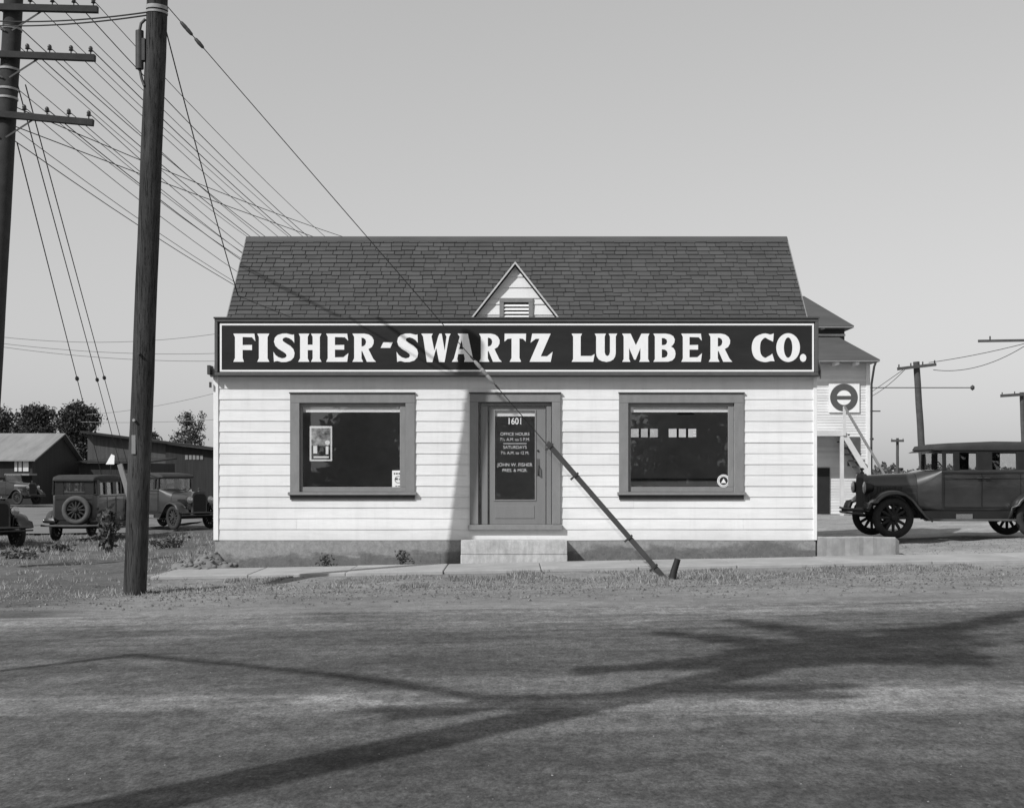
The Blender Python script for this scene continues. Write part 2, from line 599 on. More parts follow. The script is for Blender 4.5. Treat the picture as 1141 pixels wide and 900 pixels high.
slab_open(mb, WX0 + .03, WX1 - .03, 0.3, 3.3, WY + 0.002, WY + 0.10, opens)
slab_open(mb, WX0 + .03, WX1 - .03, 0.3, 3.3, YB - 0.1, YB - 0.02, BW)
mb.build('inner_wall', M['interior'], office)
mb = MB()
mb.box(WX0 + .05, WX1 - .05, WY + .1, YB - .1, 0.30, 0.40)
mb.build('floor', M['interior'], office)
mb = MB()
mb.box(WX0 + .05, WX1 - .05, WY + .1, YB - .1, 3.2, 3.26)
mb.build('ceiling', M['interior'], office)
for xa, xb in ((WX0, WX0 + .03), (WX1 - .03, WX1)):
    mb = MB()
    zz = fz(601.5)
    while zz < 3.3:
        mb.box(xa, xb, WY + 0.004, YB, zz, zz + pitch - 0.002)
        zz += pitch
    for i in range(16):                       # gable boards above
        z0 = 3.3 + i * 0.165
        y0 = 22.84 + (z0 + 0.163 + 0.07 - 4.23) / 1.017
        y1 = 2 * 24.56 - y0
        if y1 - y0 > 0.2:
            mb.box(xa, xb, max(y0, 22.02), min(y1, 27.1), z0, z0 + 0.163)
    mb.build('side_wall', M['white_siding'], office)
mb = MB()
slab_open(mb, WX0 + .03, WX1 - .03, fz(601.5), 3.3, YB - 0.02, YB, BW)
mb.build('rear_wall', M['white_siding'], office)
for o in BW:
    mb = MB()
    w = (o[1] - o[0]) / 3
    for k in (1, 2):
        mb.box(o[0] + w * k - .022, o[0] + w * k + .022, YB - .06, YB - .03, o[2], o[3])
    mb.box(o[0] - .03, o[1] + .03, YB - .06, YB - .03, o[3] - .001, o[3] + .03); mb.box(o[0] - .03, o[1] + .03, YB - .06, YB - .03, o[2] - .03, o[2] + .001)
    fr_ = mb.build('transom_window', M['dark_trim'], office)
    mb = MB(); mb.box(o[0], o[1], YB - .050, YB - .046, o[2], o[3]); mb.build('pane', M['glass'], fr_)
# corner boards
mb = MB()
mb.box(WX0 - .012, WX0 + .07, WY - .034, WY + .01, fz(601.5), 3.3)
mb.build('corner_board', M['white_paint'], office, bevel=.004)
mb = MB()
mb.box(WX1 - .05, WX1 + .012, WY - .034, WY + .01, fz(601.5), 3.3)
mb.build('corner_board', M['white_paint'], office, bevel=.004)
# foundation
mb = MB()
for i in range(40):
    a = WX0 + .01 + (WX1 - WX0 - .02) * i / 40
    b = WX0 + .01 + (WX1 - WX0 - .02) * (i + 1) / 40
    wob = 0.008 * math.sin(i * 1.3)
    mb.hexa([(a, WY - .03 + wob, -0.45), (b, WY - .03 + wob, -0.45), (b, YB, -0.45), (a, YB, -0.45),
             (a, WY - .012, fz(602)), (b, WY - .012, fz(602)), (b, YB, fz(602)), (a, YB, fz(602))])
mb.build('foundation', M['foundation'], office, weld=True)
# doorstep
mb = MB()
mb.box(fx(514.5), fx(631), WY - .36, WY - .034, fz(616.0), fz(600.5))
mb.box(fx(514.2), fx(631.2), WY - .366, WY - .034, -0.2, fz(616.4))
st = mb.build('doorstep', M['concrete_light'], office, bevel=.010)
# roof
RZ0, RY0 = 4.23, 22.84
def roof_z(y): return RZ0 + (y - RY0) * 1.017
RYR = 24.56
EY = 21.872
RXL, RXR = -5.035, 5.21
mb = MB()
d_ = 0.055
for (ya, yb) in ((EY, RYR), (27.25, RYR)):
    za = roof_z(EY) if ya == EY else roof_z(2 * RYR - 27.25)
    zb = roof_z(RYR)
    mb.hexa([(RXL, ya, za - d_), (RXR, ya, za - d_), (RXR, yb, zb - d_), (RXL, yb, zb - d_),
             (RXL, ya, za), (RXR, ya, za), (RXR, yb, zb), (RXL, yb, zb)])
roof = mb.build('roof', M['shingle'], office)
mb = MB()
ang = math.atan(1.017)
up = Vector((0, math.cos(ang), math.sin(ang)))
nor = Vector((0, -math.sin(ang), math.cos(ang)))
L = (RYR - EY) / math.cos(ang)
expo = 0.127
nrow = int(L / expo) + 1
sag = lambda u: -0.03 * (1 - ((u + 0.1) / 5.1) ** 2) * 0
for r in range(nrow):
    s0 = r * expo
    s1 = min(s0 + expo * 1.35, L)
    x = RXL - random.uniform(0, .12)
    while x < RXR:
        w = random.uniform(0.16, 0.30)
        a, b = max(x, RXL), min(x + w - random.uniform(.008, .015), RXR)
        if b - a > .02:
            j = random.uniform(-.012, .010)
            th = random.uniform(.014, .022)
            o0 = Vector((0, EY, roof_z(EY))) + up * (s0 + j)
            o1 = Vector((0, EY, roof_z(EY))) + up * s1
            lo = nor * 0.002
            vs = []
            for o, h0, h1 in ((o0, .010, .010 + th), (o1, .001, .006)):
                vs.append((o + nor * h0, o + nor * h1))
            mb.hexa([Vector((a, 0, 0)) + vs[0][0], Vector((b, 0, 0)) + vs[0][0], Vector((b, 0, 0)) + vs[1][0], Vector((a, 0, 0)) + vs[1][0],
                     Vector((a, 0, 0)) + vs[0][1], Vector((b, 0, 0)) + vs[0][1], Vector((b, 0, 0)) + vs[1][1], Vector((a, 0, 0)) + vs[1][1]])
        x += w
mb.build('shingles', M['shingle'], roof)
mb = MB()
mb.hexa([(RXL - .01, RYR - .10, roof_z(RYR - .10) + .02), (RXR + .01, RYR - .10, roof_z(RYR - .10) + .02), (RXR + .01, RYR, roof_z(RYR) + .02), (RXL - .01, RYR, roof_z(RYR) + .02),
         (RXL - .01, RYR - .10, roof_z(RYR - .10) + .04), (RXR + .01, RYR - .10, roof_z(RYR - .10) + .04), (RXR + .01, RYR, roof_z(RYR) + .045), (RXL - .01, RYR, roof_z(RYR) + .045)])
mb.hexa([(RXL - .01, RYR + .001, roof_z(RYR) + .02), (RXR + .01, RYR + .001, roof_z(RYR) + .02), (RXR + .01, RYR + .10, roof_z(RYR - .10) + .02), (RXL - .01, RYR + .10, roof_z(RYR - .10) + .02),
         (RXL - .01, RYR + .001, roof_z(RYR) + .045), (RXR + .01, RYR + .001, roof_z(RYR) + .045), (RXR + .01, RYR + .10, roof_z(RYR - .10) + .04), (RXL - .01, RYR + .10, roof_z(RYR - .10) + .04)])
mb.build('ridge_cap', M['far_roof'], roof)
for xa, xb in ((RXL - .018, RXL - .001), (RXR + .001, RXR + .018)):
    mb = MB()
    for yb_, s in ((EY, 1), (27.25, -1)):
        za = roof_z(EY) if s > 0 else roof_z(2 * RYR - 27.25)
        mb.hexa([(xa, yb_, za - .12), (xb, yb_, za - .12), (xb, RYR, roof_z(RYR) - .12), (xa, RYR, roof_z(RYR) - .12),
                 (xa, yb_, za + .036), (xb, yb_, za + .036), (xb, RYR, roof_z(RYR) + .036), (xa, RYR, roof_z(RYR) + .036)])
    mb.build('verge_board', M['trim_grey'], roof)
# soffit strip and gutter end below the sign
mb = MB(); mb.box(WX0 - .05, WX1 + .03, 21.88, WY - .028, 3.165, 3.185)
mb.build('soffit', M['trim_grey'], office)
mb = MB(); mb.box(WX0 - .075, WX0 - .03, 21.78, 22.05, fz(418), fz(408)); mb.box(WX0 - .07, WX0 - .04, 21.9, 21.96, fz(432), fz(426))
mb.build('eave_bracket', M['dark_trim'], office)

# dormer
dorm = MB()
AP = (fx(574), fz(296))                      # apex
BL, BR = (fx(526), fz(357)), (fx(626), fz(357))
DYF = 22.04
zlow = 3.5
slope = (AP[1] - fz(357)) / (AP[0] - BL[0])
hw = lambda z: (AP[1] - z) / slope
# gable wall boards
z = zlow
mb = MB()
VZ0, VZ1, VX0, VX1 = fz(358), fz(332), fx(556.5), fx(594)
while z < AP[1] - .02:
    z1 = min(z + .182, AP[1] - .01)
    if z + .01 < VZ1 < z1: z1 = VZ1
    for a, b in (((-99, VX0), (VX1, 99)) if VZ0 - .05 < (z + z1) / 2 < VZ1 else ((-99, 99),)):
        q = []
        x0b, x1b = max(AP[0] - hw(z) + .01, a), min(AP[0] + hw(z) - .01, b)
        x0t, x1t = max(AP[0] - hw(z1) + .01, a), min(AP[0] + hw(z1) - .01, b)
        if x1t - x0t < .01: x0t = x1t = (x0b + x1b) / 2 if a == -99 and b == 99 else (a if a > -90 else b)
        mb.hexa([(x0b, DYF - .02, z), (x1b, DYF - .02, z), (x1b, DYF + .03, z), (x0b, DYF + .03, z),
                 (x0t, DYF - .003, z1), (x1t + .001, DYF - .003, z1), (x1t + .001, DYF + .03, z1), (x0t, DYF + .03, z1)])
    z = z1
dormer = mb.build('dormer', M['white_siding'], office)
# dormer roof: two slopes with an overhang
for s in (-1, 1):
    mb = MB()
    yf, t_ = DYF - .10, 0.03
    zt = AP[1] + .015
    dz = 1.45
    def pt(k, y, off):
        return Vector((AP[0] + s * k / slope, y, zt - k + off))
    # back edge meets the main roof
    def yb(zq): return RY0 + (zq - RZ0) / 1.017 + .03
    k0, k1 = 0.0, dz
    q = [pt(k0, yf, 0), pt(k1, yf, 0), pt(k1, yb(zt - k1), 0), pt(k0, yb(zt - k0), 0)]
    offv = Vector((s * t_ * .8, 0, t_ * .6))
    if s < 0:
        q2 = [p + offv for p in q]
    else:
        q2 = [p + offv for p in q]
    q2[0].x = AP[0] + s * .0005; q2[3].x = AP[0] + s * .0005
    q2[0].z = q2[3].z = zt + t_ * 1.4
    mb.hexa([q[0], q[1], q[2], q[3], q2[0], q2[1], q2[2], q2[3]])
    mb.build('dormer_roof', M['far_roof'], dormer)
    mb = MB()                                 # thin white barge edge
    a0, a1 = pt(0, yf - .022, .042), pt(dz, yf - .022, .042)
    b0, b1 = pt(0, yf - .022, .002), pt(dz, yf - .022, .002)
    a0.x = b0.x = AP[0] + s * .001
    dyv = Vector((0, .021, 0))
    mb.hexa([b0, b1, b1 + dyv, b0 + dyv, a0, a1, a1 + dyv, a0 + dyv])
    mb.build('barge_board', M['pale_wood'], dormer)
mb = MB()
mb.box(VX0, VX1, DYF - .045, DYF + .0, VZ1 - .075, VZ1)
mb.box(VX0, VX0 + .075, DYF - .043, DYF, VZ0 - .1, VZ1 - .075)
mb.box(VX1 - .075, VX1, DYF - .043, DYF, VZ0 - .1, VZ1 - .075)
vent = mb.build('vent', M['trim_grey'], dormer, bevel=.005)
mb = MB()
for i in range(7):
    zq = VZ1 - .10 - i * .062
    mb.hexa([(VX0 + .075, DYF - .035, zq - .040), (VX1 - .075, DYF - .035, zq - .040), (VX1 - .075, DYF - .032, zq - .046), (VX0 + .075, DYF - .032, zq - .046),
             (VX0 + .075, DYF - .008, zq - .004), (VX1 - .075, DYF - .008, zq - .004), (VX1 - .075, DYF - .003, zq - .010), (VX0 + .075, DYF - .003, zq - .010)])
mb.build('louvre', M['white_paint'], vent)
mb = MB(); mb.box(VX0 + .06, VX1 - .06, DYF + .01, DYF + .02, VZ0 - .1, VZ1 - .06); mb.build('backing', M['plain_dark'], vent)


# windows
def window(o, parent):
    x0, x1, z0, z1 = o
    cw = 10.5 / S
    yo = WY - .042
    mb = MB()
    mb.box(x0 - cw, x1 + cw, yo, WY - .003, z1, z1 + cw)               # head casing
    mb.box(x0 - cw, x0, yo + .002, WY - .003, z0, z1)
    mb.box(x1, x1 + cw, yo + .002, WY - .003, z0, z1)
    w = mb.build('window', M['trim_grey'], parent, bevel=.006)
    mb = MB()
    mb.box(x0 - cw - .012, x1 + cw + .012, yo - .02, WY - .03, z1 + cw, z1 + cw + .02)
    mb.build('drip_cap', M['dark_trim'], w)
    mb = MB()
    mb.box(x0 - cw - .03, x1 + cw + .03, yo - .05, WY + .09, z0 - .05, z0)
    mb.build('sill', M['trim_grey'], w, bevel=.006)
    mb = MB()
    mb.box(x0 - cw, x1 + cw, yo + .004, WY - .03, z0 - .13, z0 - .051)
    mb.build('apron', M['dark_trim'], w)
    # sash, set back
    ys = WY + .012
    sw, sb = .045, .085
    mb = MB()
    mb.box(x0 + .002, x1 - .002, ys, ys + .045, z1 - .06, z1 - .002)
    mb.box(x0 + .002, x1 - .002, ys, ys + .045, z0 + .001, z0 + sb)
    mb.box(x0 + .002, x0 + sw, ys + .001, ys + .044, z0 + sb, z1 - .06)
    mb.box(x1 - .10, x1 - .002, ys + .001, ys + .044, z0 + sb, z1 - .06)
    mb.build('sash', M['trim_grey'], w, bevel=.008)
    mb = MB()
    mb.box(x0 + sw, x1 - .10, ys + .02, ys + .024, z0 + sb, z1 - .06)
    mb.build('pane', M['glass'], w)
    mb = MB()
    mb.box(x0 + .03, x1 - .07, ys + .050, ys + .053, z1 - .150, z1 - .02)
    mb.tube([(x0 + .03, ys + .052, z1 - .150), (x1 - .07, ys + .052, z1 - .150)], .006, 6)
    mb.build('blind', M['shade_white'], w)
    # lining of the opening
    mb = MB()
    mb.box(x0 - .012, x0 + .0015, WY - .002, WY + .10, z0, z1)
    mb.box(x1 - .0015, x1 + .012, WY - .002, WY + .10, z0, z1)
    mb.box(x0, x1, WY - .002, WY + .10, z1 - .0015, z1 + .012)
    mb.build('jamb_lining', M['trim_grey'], w)
    return w


win1 = window(WL, office)
win2 = window(WR, office)

# posters and stickers in the windows
yp = WY + .045
poster = MB()
px0, px1, pz0, pz1 = fx(344.5), fx(369.5), fz(513.5), fz(474.5)
poster.box(px0, px1, yp + .010, yp + .013, pz0, pz1)
po = poster.build('poster', M['white_paint'])
tag(po, 'small picture poster with white border hanging in the left window', 'poster')
t = NT('poster_print')
nz = t.noise(7, 6, 0.7, stretch=(1, 1, 1.6))
t.base(t.rng(nz, 0.35, 0.65, 0.08, 0.45))
pm = t.rough(0.7)
mb = MB(); mb.box(px0 + .03, px1 - .03, yp + .006, yp + .0085, fz(496), pz1 - .035); mb.build('picture', pm, po)
mb = MB(); mb.box(px0 + .03, px1 - .03, yp + .006, yp + .0085, pz0 + .03, fz(496.2)); mb.build('lower_panel', M['plain_dark'], po)
mb = MB()
mb.box(fx(348.6), fx(353), yp + .002, yp + .0045, fz(505), fz(496.5))
mb.box(fx(349), fx(366), yp + .002, yp + .0045, fz(510), fz(508.2))
mb.lathe([(.042, 0), (.042, .0025)], (fx(364.5), yp + .002, fz(493)), 'y', 16)
mb.box(fx(362.5), fx(365.5), yp + .002, yp + .0045, fz(506), fz(497))
mb.build('printed_shape', M['white_paint'], po)


def ring2d(mb, cx, cz, y, r0, r1, n=32, th=.002):
    for k in range(n):
        a, b = 2 * PI * k / n, 2 * PI * (k + 1) / n
        q = [(cx + r * math.cos(t), cz + r * math.sin(t)) for r, t in ((r0, a), (r1, a), (r1, b), (r0, b))]
        mb.hexa([(q[0][0], y, q[0][1]), (q[1][0], y, q[1][1]), (q[2][0], y, q[2][1]), (q[3][0], y, q[3][1]),
                 (q[0][0], y + th, q[0][1]), (q[1][0], y + th, q[1][1]), (q[2][0], y + th, q[2][1]), (q[3][0], y + th, q[3][1])])


mb = MB(); mb.box(fx(436.8), fx(450.6), WY + .0265, WY + .0285, fz(542.8), fz(524))
stk = mb.build('window_card', M['white_paint'])
tag(stk, 'small white card with a round emblem in the left window corner', 'card')
mb = MB(); ring2d(mb, fx(443.7), fz(534.2), WY + .0245, .052, .062)
mb.box(fx(440.2), fx(443.2), WY + .0245, WY + .026, fz(534.6), fz(532.4)); mb.box(fx(444.2), fx(447.4), WY + .0245, WY + .026, fz(534.6), fz(533))
mb.build('emblem', M['sign_frame'], stk)
mb = MB()
for a, b in ((438.6, 440.2), (441, 443), (443.8, 445.6), (446.4, 448.8)):
    mb.box(fx(a), fx(b), WY + .0245, WY + .026, fz(528.4), fz(526.6))
for a, b in ((440.4, 442.4), (443.2, 446.8)):
    mb.box(fx(a), fx(b), WY + .0245, WY + .026, fz(542), fz(541))
mb.build('lettering', M['sign_frame'], stk)
mb = MB(); mb.lathe([(.108, 0), (.108, .002)], (fx(806.5), WY + .0265, fz(535.5)), 'y', 32)
sk2 = mb.build('window_sticker', M['white_paint'])
tag(sk2, 'round white sticker with dark centre and triangle in right window', 'sticker')
mb = MB(); mb.lathe([(.070, 0), (.070, .0016)], (fx(806.5), WY + .0245, fz(535.5)), 'y', 28); mb.build('dark_disc', M['sign_dark'], sk2)
mb = MB()
c = (fx(806.5), fz(536.2))
mb.face([(c[0] - .045, WY + .023, c[1] - .028), (c[0] + .045, WY + .023, c[1] - .028), (c[0], WY + .023, c[1] + .052)])
mb.build('triangle', M['white_paint'], sk2)
mb = MB(); ring2d(mb, fx(806.5), fz(535.5), WY + .0245, .088, .093); mb.build('lettering_ring', M['sign_frame'], sk2)

# hanging lamp and furniture inside, dimly seen
lampx, lampy = 3.25, 24.2
mb = MB(); mb.tube([(lampx, lampy, 3.2), (lampx, lampy, 2.72)], .012, 6)
hl = mb.build('hanging_lamp', M['trim_grey']); tag(hl, 'hanging lamp on a rod inside, behind the right window', 'lamp')
mb = MB(); mb.lathe([(.03, .10), (.05, .07), (.17, 0), (.16, -.01)], (lampx, lampy, 2.64), 'z', 20); mb.build('lamp_shade', M['dark_trim'], hl)
mb = MB(); mb.box(1.9, 4.6, 25.0, 25.6, 1.38, 1.43)
ct = mb.build('office_counter', M['sign_frame']); tag(ct, 'dim office counter inside behind the right window', 'counter')
mb = MB(); mb.box(1.95, 4.55, 25.05, 25.55, 0.4, 1.38); mb.build('counter_front', M['interior'], ct)
for xx in (-2.6, ):
    mb = MB(); mb.box(-3.4, -1.7, 24.6, 25.3, 1.13, 1.17)
    dk = mb.build('office_desk', M['sign_frame']); tag(dk, 'dim office desk inside behind the left window', 'desk')
    for a in (-3.37, -2.1):
        mb = MB(); mb.box(a, a + .37, 24.63, 25.27, .4, 1.129); mb.build('drawer_pedestal', M['interior'], dk)

# door
x0, x1, z0, z1 = DO
cw = 9.5 / S
mb = MB()
yo = WY - .055
mb.box(x0 - cw, x1 + cw, yo, WY - .003, z1, z1 + cw)
mb.box(x0 - cw, x0, yo + .002, WY - .003, z0 + .06, z1)
mb.box(x1, x1 + cw, yo + .002, WY - .003, z0 + .06, z1)
dcase = mb.build('door_frame', M['trim_grey'], office, bevel=.006)
mb = MB(); mb.box(x0 - cw - .012, x1 + cw + .012, yo - .02, WY - .03, z1 + cw, z1 + cw + .02); mb.build('drip_cap', M['dark_trim'], dcase)
mb = MB(); mb.box(x0 - cw - .03, x1 + cw + .03, yo - .05, WY + .12, z0 - .03, z0 + .055); mb.build('threshold', M['trim_grey'], dcase, bevel=.008)
mb = MB(); mb.box(x0 - .012, x0 + .0015, WY - .002, WY + .12, z0 + .055, z1); mb.box(x1 - .0015, x1 + .012, WY - .002, WY + .12, z0 + .055, z1)
mb.box(x0, x1, WY - .002, WY + .12, z1 - .0015, z1 + .012); mb.build('jamb_lining', M['dark_trim'], dcase)
mb = MB()
mb.box(fx(535.5), fx(543.5), WY + .012, WY + .055, z0 + .056, z1 - .06)
mb.box(fx(609), fx(614.5), WY + .012, WY + .055, z0 + .056, z1 - .06)
mb.box(fx(535.5), fx(614.5), WY + .014, WY + .055, z1 - .06, z1 - .005)
mb.build('door_stop', M['door_grey'], dcase, bevel=.008)
dx0, dx1, dz0, dz1 = fx(545), fx(608), z0 + .06, z1 - .065
gx0, gx1, gz0, gz1 = fx(551.5), fx(596), fz(556.5), fz(457.5)
yd = WY + .05
mb = MB()
slab_open(mb, dx0, dx1, dz0, dz1, yd, yd + .045, [(gx0, gx1, gz0, gz1)])
door = mb.build('door', M['door_grey'], office)
mb = MB()
for a, b, c_, d in ((gx0 - .02, gx1 + .02, gz0 - .02, gz0), (gx0 - .02, gx1 + .02, gz1, gz1 + .02), (gx0 - .02, gx0, gz0, gz1), (gx1, gx1 + .02, gz0, gz1)):
    mb.box(a, b, yd - .012, yd + .002, c_, d)
mb.build('glazing_bead', M['trim_grey'], door)
mb = MB(); mb.box(dx0 + .10, dx1 - .19, yd - .008, yd + .002, dz0 + .10, gz0 - .10); mb.build('lower_panel', M['door_grey'], door, bevel=.006)
mb = MB(); mb.box(gx0, gx1, yd + .02, yd + .024, gz0, gz1); mb.build('pane', M['glass'], door)
mb = MB(); mb.box(gx0 + .0, gx1 - .0, yd + .028, yd + .031, gz1 - .092, gz1 + .05); mb.build('blind', M['shade_white'], door)
mb = MB(); mb.box(fx(597.5), fx(601.5), yd - .006, yd + .002, fz(530), fz(511)); 
pl = mb.build('lock_plate', M['sign_frame'], door, bevel=.004)
mb = MB(); mb.tube([(fx(600), yd - .005, fz(519)), (fx(600), yd - .05, fz(519.5)), (fx(600), yd - .055, fz(528)), (fx(600), yd - .005, fz(529))], .011, 8); mb.build('handle', M['iron'], pl)
mb = MB(); mb.lathe([(.018, 0), (.014, -.02)], (fx(599.5), yd, fz(502)), 'y', 12); mb.build('keyhole', M['plain_dark'], door)


def text_mesh(txt, size, x, zc, y, parent, m, sx=1.0, name='lettering', off=0.0):
    cu = bpy.data.curves.new(name, 'FONT')
    cu.body = txt; cu.size = size; cu.align_x = 'CENTER'; cu.align_y = 'CENTER'; cu.offset = off
    tmp = bpy.data.objects.new('tmp_text', cu)
    COL.objects.link(tmp)
    bpy.context.view_layer.update()
    me = bpy.data.meshes.new_from_object(tmp.evaluated_get(bpy.context.evaluated_depsgraph_get()))
    bpy.data.objects.remove(tmp)
    me.materials.clear(); me.materials.append(m)
    o = bpy.data.objects.new(name, me)
    COL.objects.link(o)
    o.parent = parent
    o.rotation_euler = (PI / 2, 0, 0)
    o.scale = (sx, 1, 1)
    o.location = (x, y, zc)
    return o


xc = (gx0 + gx1) / 2
ty = yd + .0185
tw = mat('door_letter', 0.72, 0.6, 0.1, 20)
text_mesh('1601', .155, xc, fz(469.3), ty, door, tw, 0.85, off=.002)
tl = mat('door_letter_thin', 0.52, 0.6, 0.15, 20)
text_mesh('OFFICE HOURS', .075, xc, fz(483.5), ty, door, tl, 0.98, off=0.0)
text_mesh('7½ A.M. to 5 P.M.', .075, xc, fz(489.5), ty, door, tl, 0.92, off=0.0)
mb = MB(); mb.box(xc - .2, xc + .2, ty - .002, ty, fz(494.3), fz(493.6)); mb.build('lettering_rule', tl, door)
text_mesh('SATURDAYS', .075, xc, fz(498.2), ty, door, tl, 0.98, off=0.0)
text_mesh('7½ A.M. to 12 M.', .075, xc, fz(504.5), ty, door, tl, 0.9, off=0.0)
text_mesh('JOHN W. FISHER', .082, xc, fz(517.8), ty, door, tl, 0.98, off=0.0)
text_mesh('PRES. & MGR.', .075, xc, fz(524), ty, door, tl, 1.0, off=0.0)

# ------------------------------------------------------------------ the signboard
SGY = 21.80
SS = FPX / SGY
def sx_(px): return (px - CX) / SS
def sz_(py): return EYE + (HY - py) / SS


mb = MB(); mb.box(sx_(242.5), sx_(909.5), SGY + .02, SGY + .05, sz_(415.5), sz_(358))
sign = mb.build('signboard', M['sign_dark'])
tag(sign, 'long dark signboard reading Fisher-Swartz Lumber Co. in white letters', 'signboard')
mb = MB()
a, b, c_, d = sx_(239), sx_(912), sz_(418.5), sz_(355)
w = 3.6 / SS
mb.box(a, b, SGY - .012, SGY + .055, d - w, d); mb.box(a, b, SGY - .012, SGY + .055, c_, c_ + w)
mb.box(a, a + w, SGY - .010, SGY + .053, c_ + w, d - w); mb.box(b - w, b, SGY - .010, SGY + .053, c_ + w, d - w)
mb.build('frame', M['sign_frame'], sign, bevel=.01)
mb = MB()
mb.box(a - .012, b + .012, SGY - .03, SGY + .06, d, d + .025)
mb.build('top_moulding', M['dark_trim'], sign)
mb = MB()
a, b, c_, d = sx_(244.8), sx_(907.2), sz_(414), sz_(360.4)
w = 2.0 / SS
y0, y1 = SGY + .013, SGY + .0205
mb.box(a, b, y0, y1, d - w, d); mb.box(a, b, y0, y1, c_, c_ + w)
mb.box(a, a + w, y0, y1, c_ + w, d - w); mb.box(b - w, b, y0, y1, c_ + w, d - w)
mb.build('border_line', M['letter_white'], sign)


def stroke(pts, steps=7):
    # smooth centre line with changing width -> outline
    n = len(pts)
    out = []
    for i in range(n - 1):
        p0, p1, p2, p3 = pts[max(i - 1, 0)], pts[i], pts[i + 1], pts[min(i + 2, n - 1)]
        for k in range(steps):
            u = k / steps
            out.append([0.5 * (2 * p1[j] + (p2[j] - p0[j]) * u + (2 * p0[j] - 5 * p1[j] + 4 * p2[j] - p3[j]) * u * u + (3 * p1[j] - p0[j] - 3 * p2[j] + p3[j]) * u ** 3) for j in range(3)])
    out.append(list(pts[-1]))
    Lp, Rp = [], []
    for i, (x, y, w) in enumerate(out):
        a, b = out[max(i - 1, 0)], out[min(i + 1, len(out) - 1)]
        dx, dy = b[0] - a[0], b[1] - a[1]
        q = math.hypot(dx, dy) or 1
        Lp.append((x - dy / q * w / 2, y + dx / q * w / 2)); Rp.append((x + dy / q * w / 2, y - dx / q * w / 2))
    return Lp + Rp[::-1]


def ell(cx, cy, rx, ry, n=40):
    return [(cx + rx * math.cos(2 * PI * k / n), cy + ry * math.sin(2 * PI * k / n)) for k in range(n)]


Z1, Z2, Z3, Z4 = (6.005, 236), (5.433, 420), (7.13, 620), (7.13, 760)
F_ = [[(143, 128), (284, 128), (291, 180), (268, 153), (205, 151), (205, 205), (268, 204), (268, 239), (205, 238), (205, 292), (214, 318), (143, 318), (154, 292), (154, 152)]]
I_ = [[(303, 128), (384, 128), (372, 152), (372, 294), (384, 318), (303, 318), (314, 294), (314, 152)]]
S_ = [[(549, 160, 62), (527, 152, 42), (490, 147, 36), (446, 176, 54), (482, 222, 62), (527, 268, 54), (484, 301, 36), (436, 296, 42), (415, 286, 60)]]
H_ = [[(581, 128), (652, 128), (641, 150), (641, 203), (674, 203), (674, 150), (663, 128), (733, 128), (722, 150), (722, 295), (733, 318), (663, 318), (674, 295), (674, 239), (641, 239), (641, 295), (652, 318), (577, 318), (590, 295), (590, 150)]]
E_ = [[(764, 128), (905, 128), (912, 176), (890, 153), (823, 151), (823, 205), (885, 204), (885, 236), (823, 236), (823, 288), (880, 287), (913, 260), (905, 318), (764, 318), (775, 295), (775, 150)]]
R_ = [[(940, 128), (1020, 128), (1050, 134), (1072, 150), (1083, 172), (1082, 195), (1070, 218), (1047, 232), (1080, 298), (1098, 318), (1037, 318), (1006, 246), (1001, 246), (1001, 295), (1012, 318), (940, 318), (952, 295), (952, 150)],
      [(1001, 155), (1016, 158), (1028, 168), (1032, 184), (1027, 202), (1016, 212), (1001, 215)]]
HY_ = [[(38, 172), (95, 172), (80, 205), (22, 205)]]
W_ = [[(268, 120), (338, 120), (330, 136), (347, 222), (371, 136), (378, 120), (392, 120), (410, 222), (421, 138), (412, 120), (447, 120), (437, 138), (409, 290), (376, 290), (359, 205), (335, 290), (302, 290), (279, 138)]]
A_ = [[(488, 120), (550, 120), (581, 268), (593, 288), (527, 288), (532, 270), (526, 242), (492, 242), (486, 270), (491, 288), (453, 288), (466, 268), (501, 138)], [(512, 158), (497, 213), (522, 213)]]
T_ = [[(773, 120), (903, 120), (901, 168), (884, 151), (863, 149), (863, 265), (873, 288), (803, 288), (815, 265), (815, 149), (792, 151), (772, 168)]]
ZZ_ = [[(940, 120), (1052, 120), (992, 255), (1030, 255), (1064, 228), (1052, 288), (924, 288), (984, 151), (962, 151), (930, 174)]]
L_ = [[(121, 155), (204, 155), (193, 178), (193, 331), (278, 331), (304, 316), (293, 377), (121, 377), (133, 355), (133, 178)]]
U_ = [[(305, 155), (394, 155), (384, 178), (384, 300), (390, 322), (405, 332), (420, 322), (426, 300), (426, 178), (416, 155), (484, 155), (472, 178), (472, 308), (467, 335), (453, 358), (430, 372), (398, 378), (362, 372), (336, 358), (321, 335), (316, 308), (316, 178)]]
M_ = [[(523, 155), (590, 155), (632, 246), (676, 155), (740, 155), (729, 178), (729, 355), (740, 377), (658, 377), (668, 355), (668, 268), (630, 360), (618, 360), (578, 268), (578, 355), (588, 377), (523, 377), (535, 355), (535, 178)]]
B_ = [[(771, 155), (870, 155), (905, 161), (930, 176), (941, 200), (938, 226), (925, 246), (911, 257), (930, 268), (943, 288), (947, 315), (941, 345), (922, 366), (890, 376), (771, 377), (783, 355), (783, 178)],
      [(838, 190), (858, 191), (876, 202), (881, 219), (874, 237), (858, 245), (838, 246)], [(838, 279), (862, 281), (880, 294), (885, 313), (878, 334), (860, 344), (838, 345)]]
C_ = [[(727, 186, 66), (700, 183, 44), (655, 171, 34), (603, 205, 58), (588, 267, 66), (603, 330, 58), (655, 362, 34), (700, 351, 44), (727, 343, 62)]]
O_ = [ell(844, 265, 94, 113), ell(844, 265, 34, 80)]
D_ = [ell(963, 346, 25, 31)]
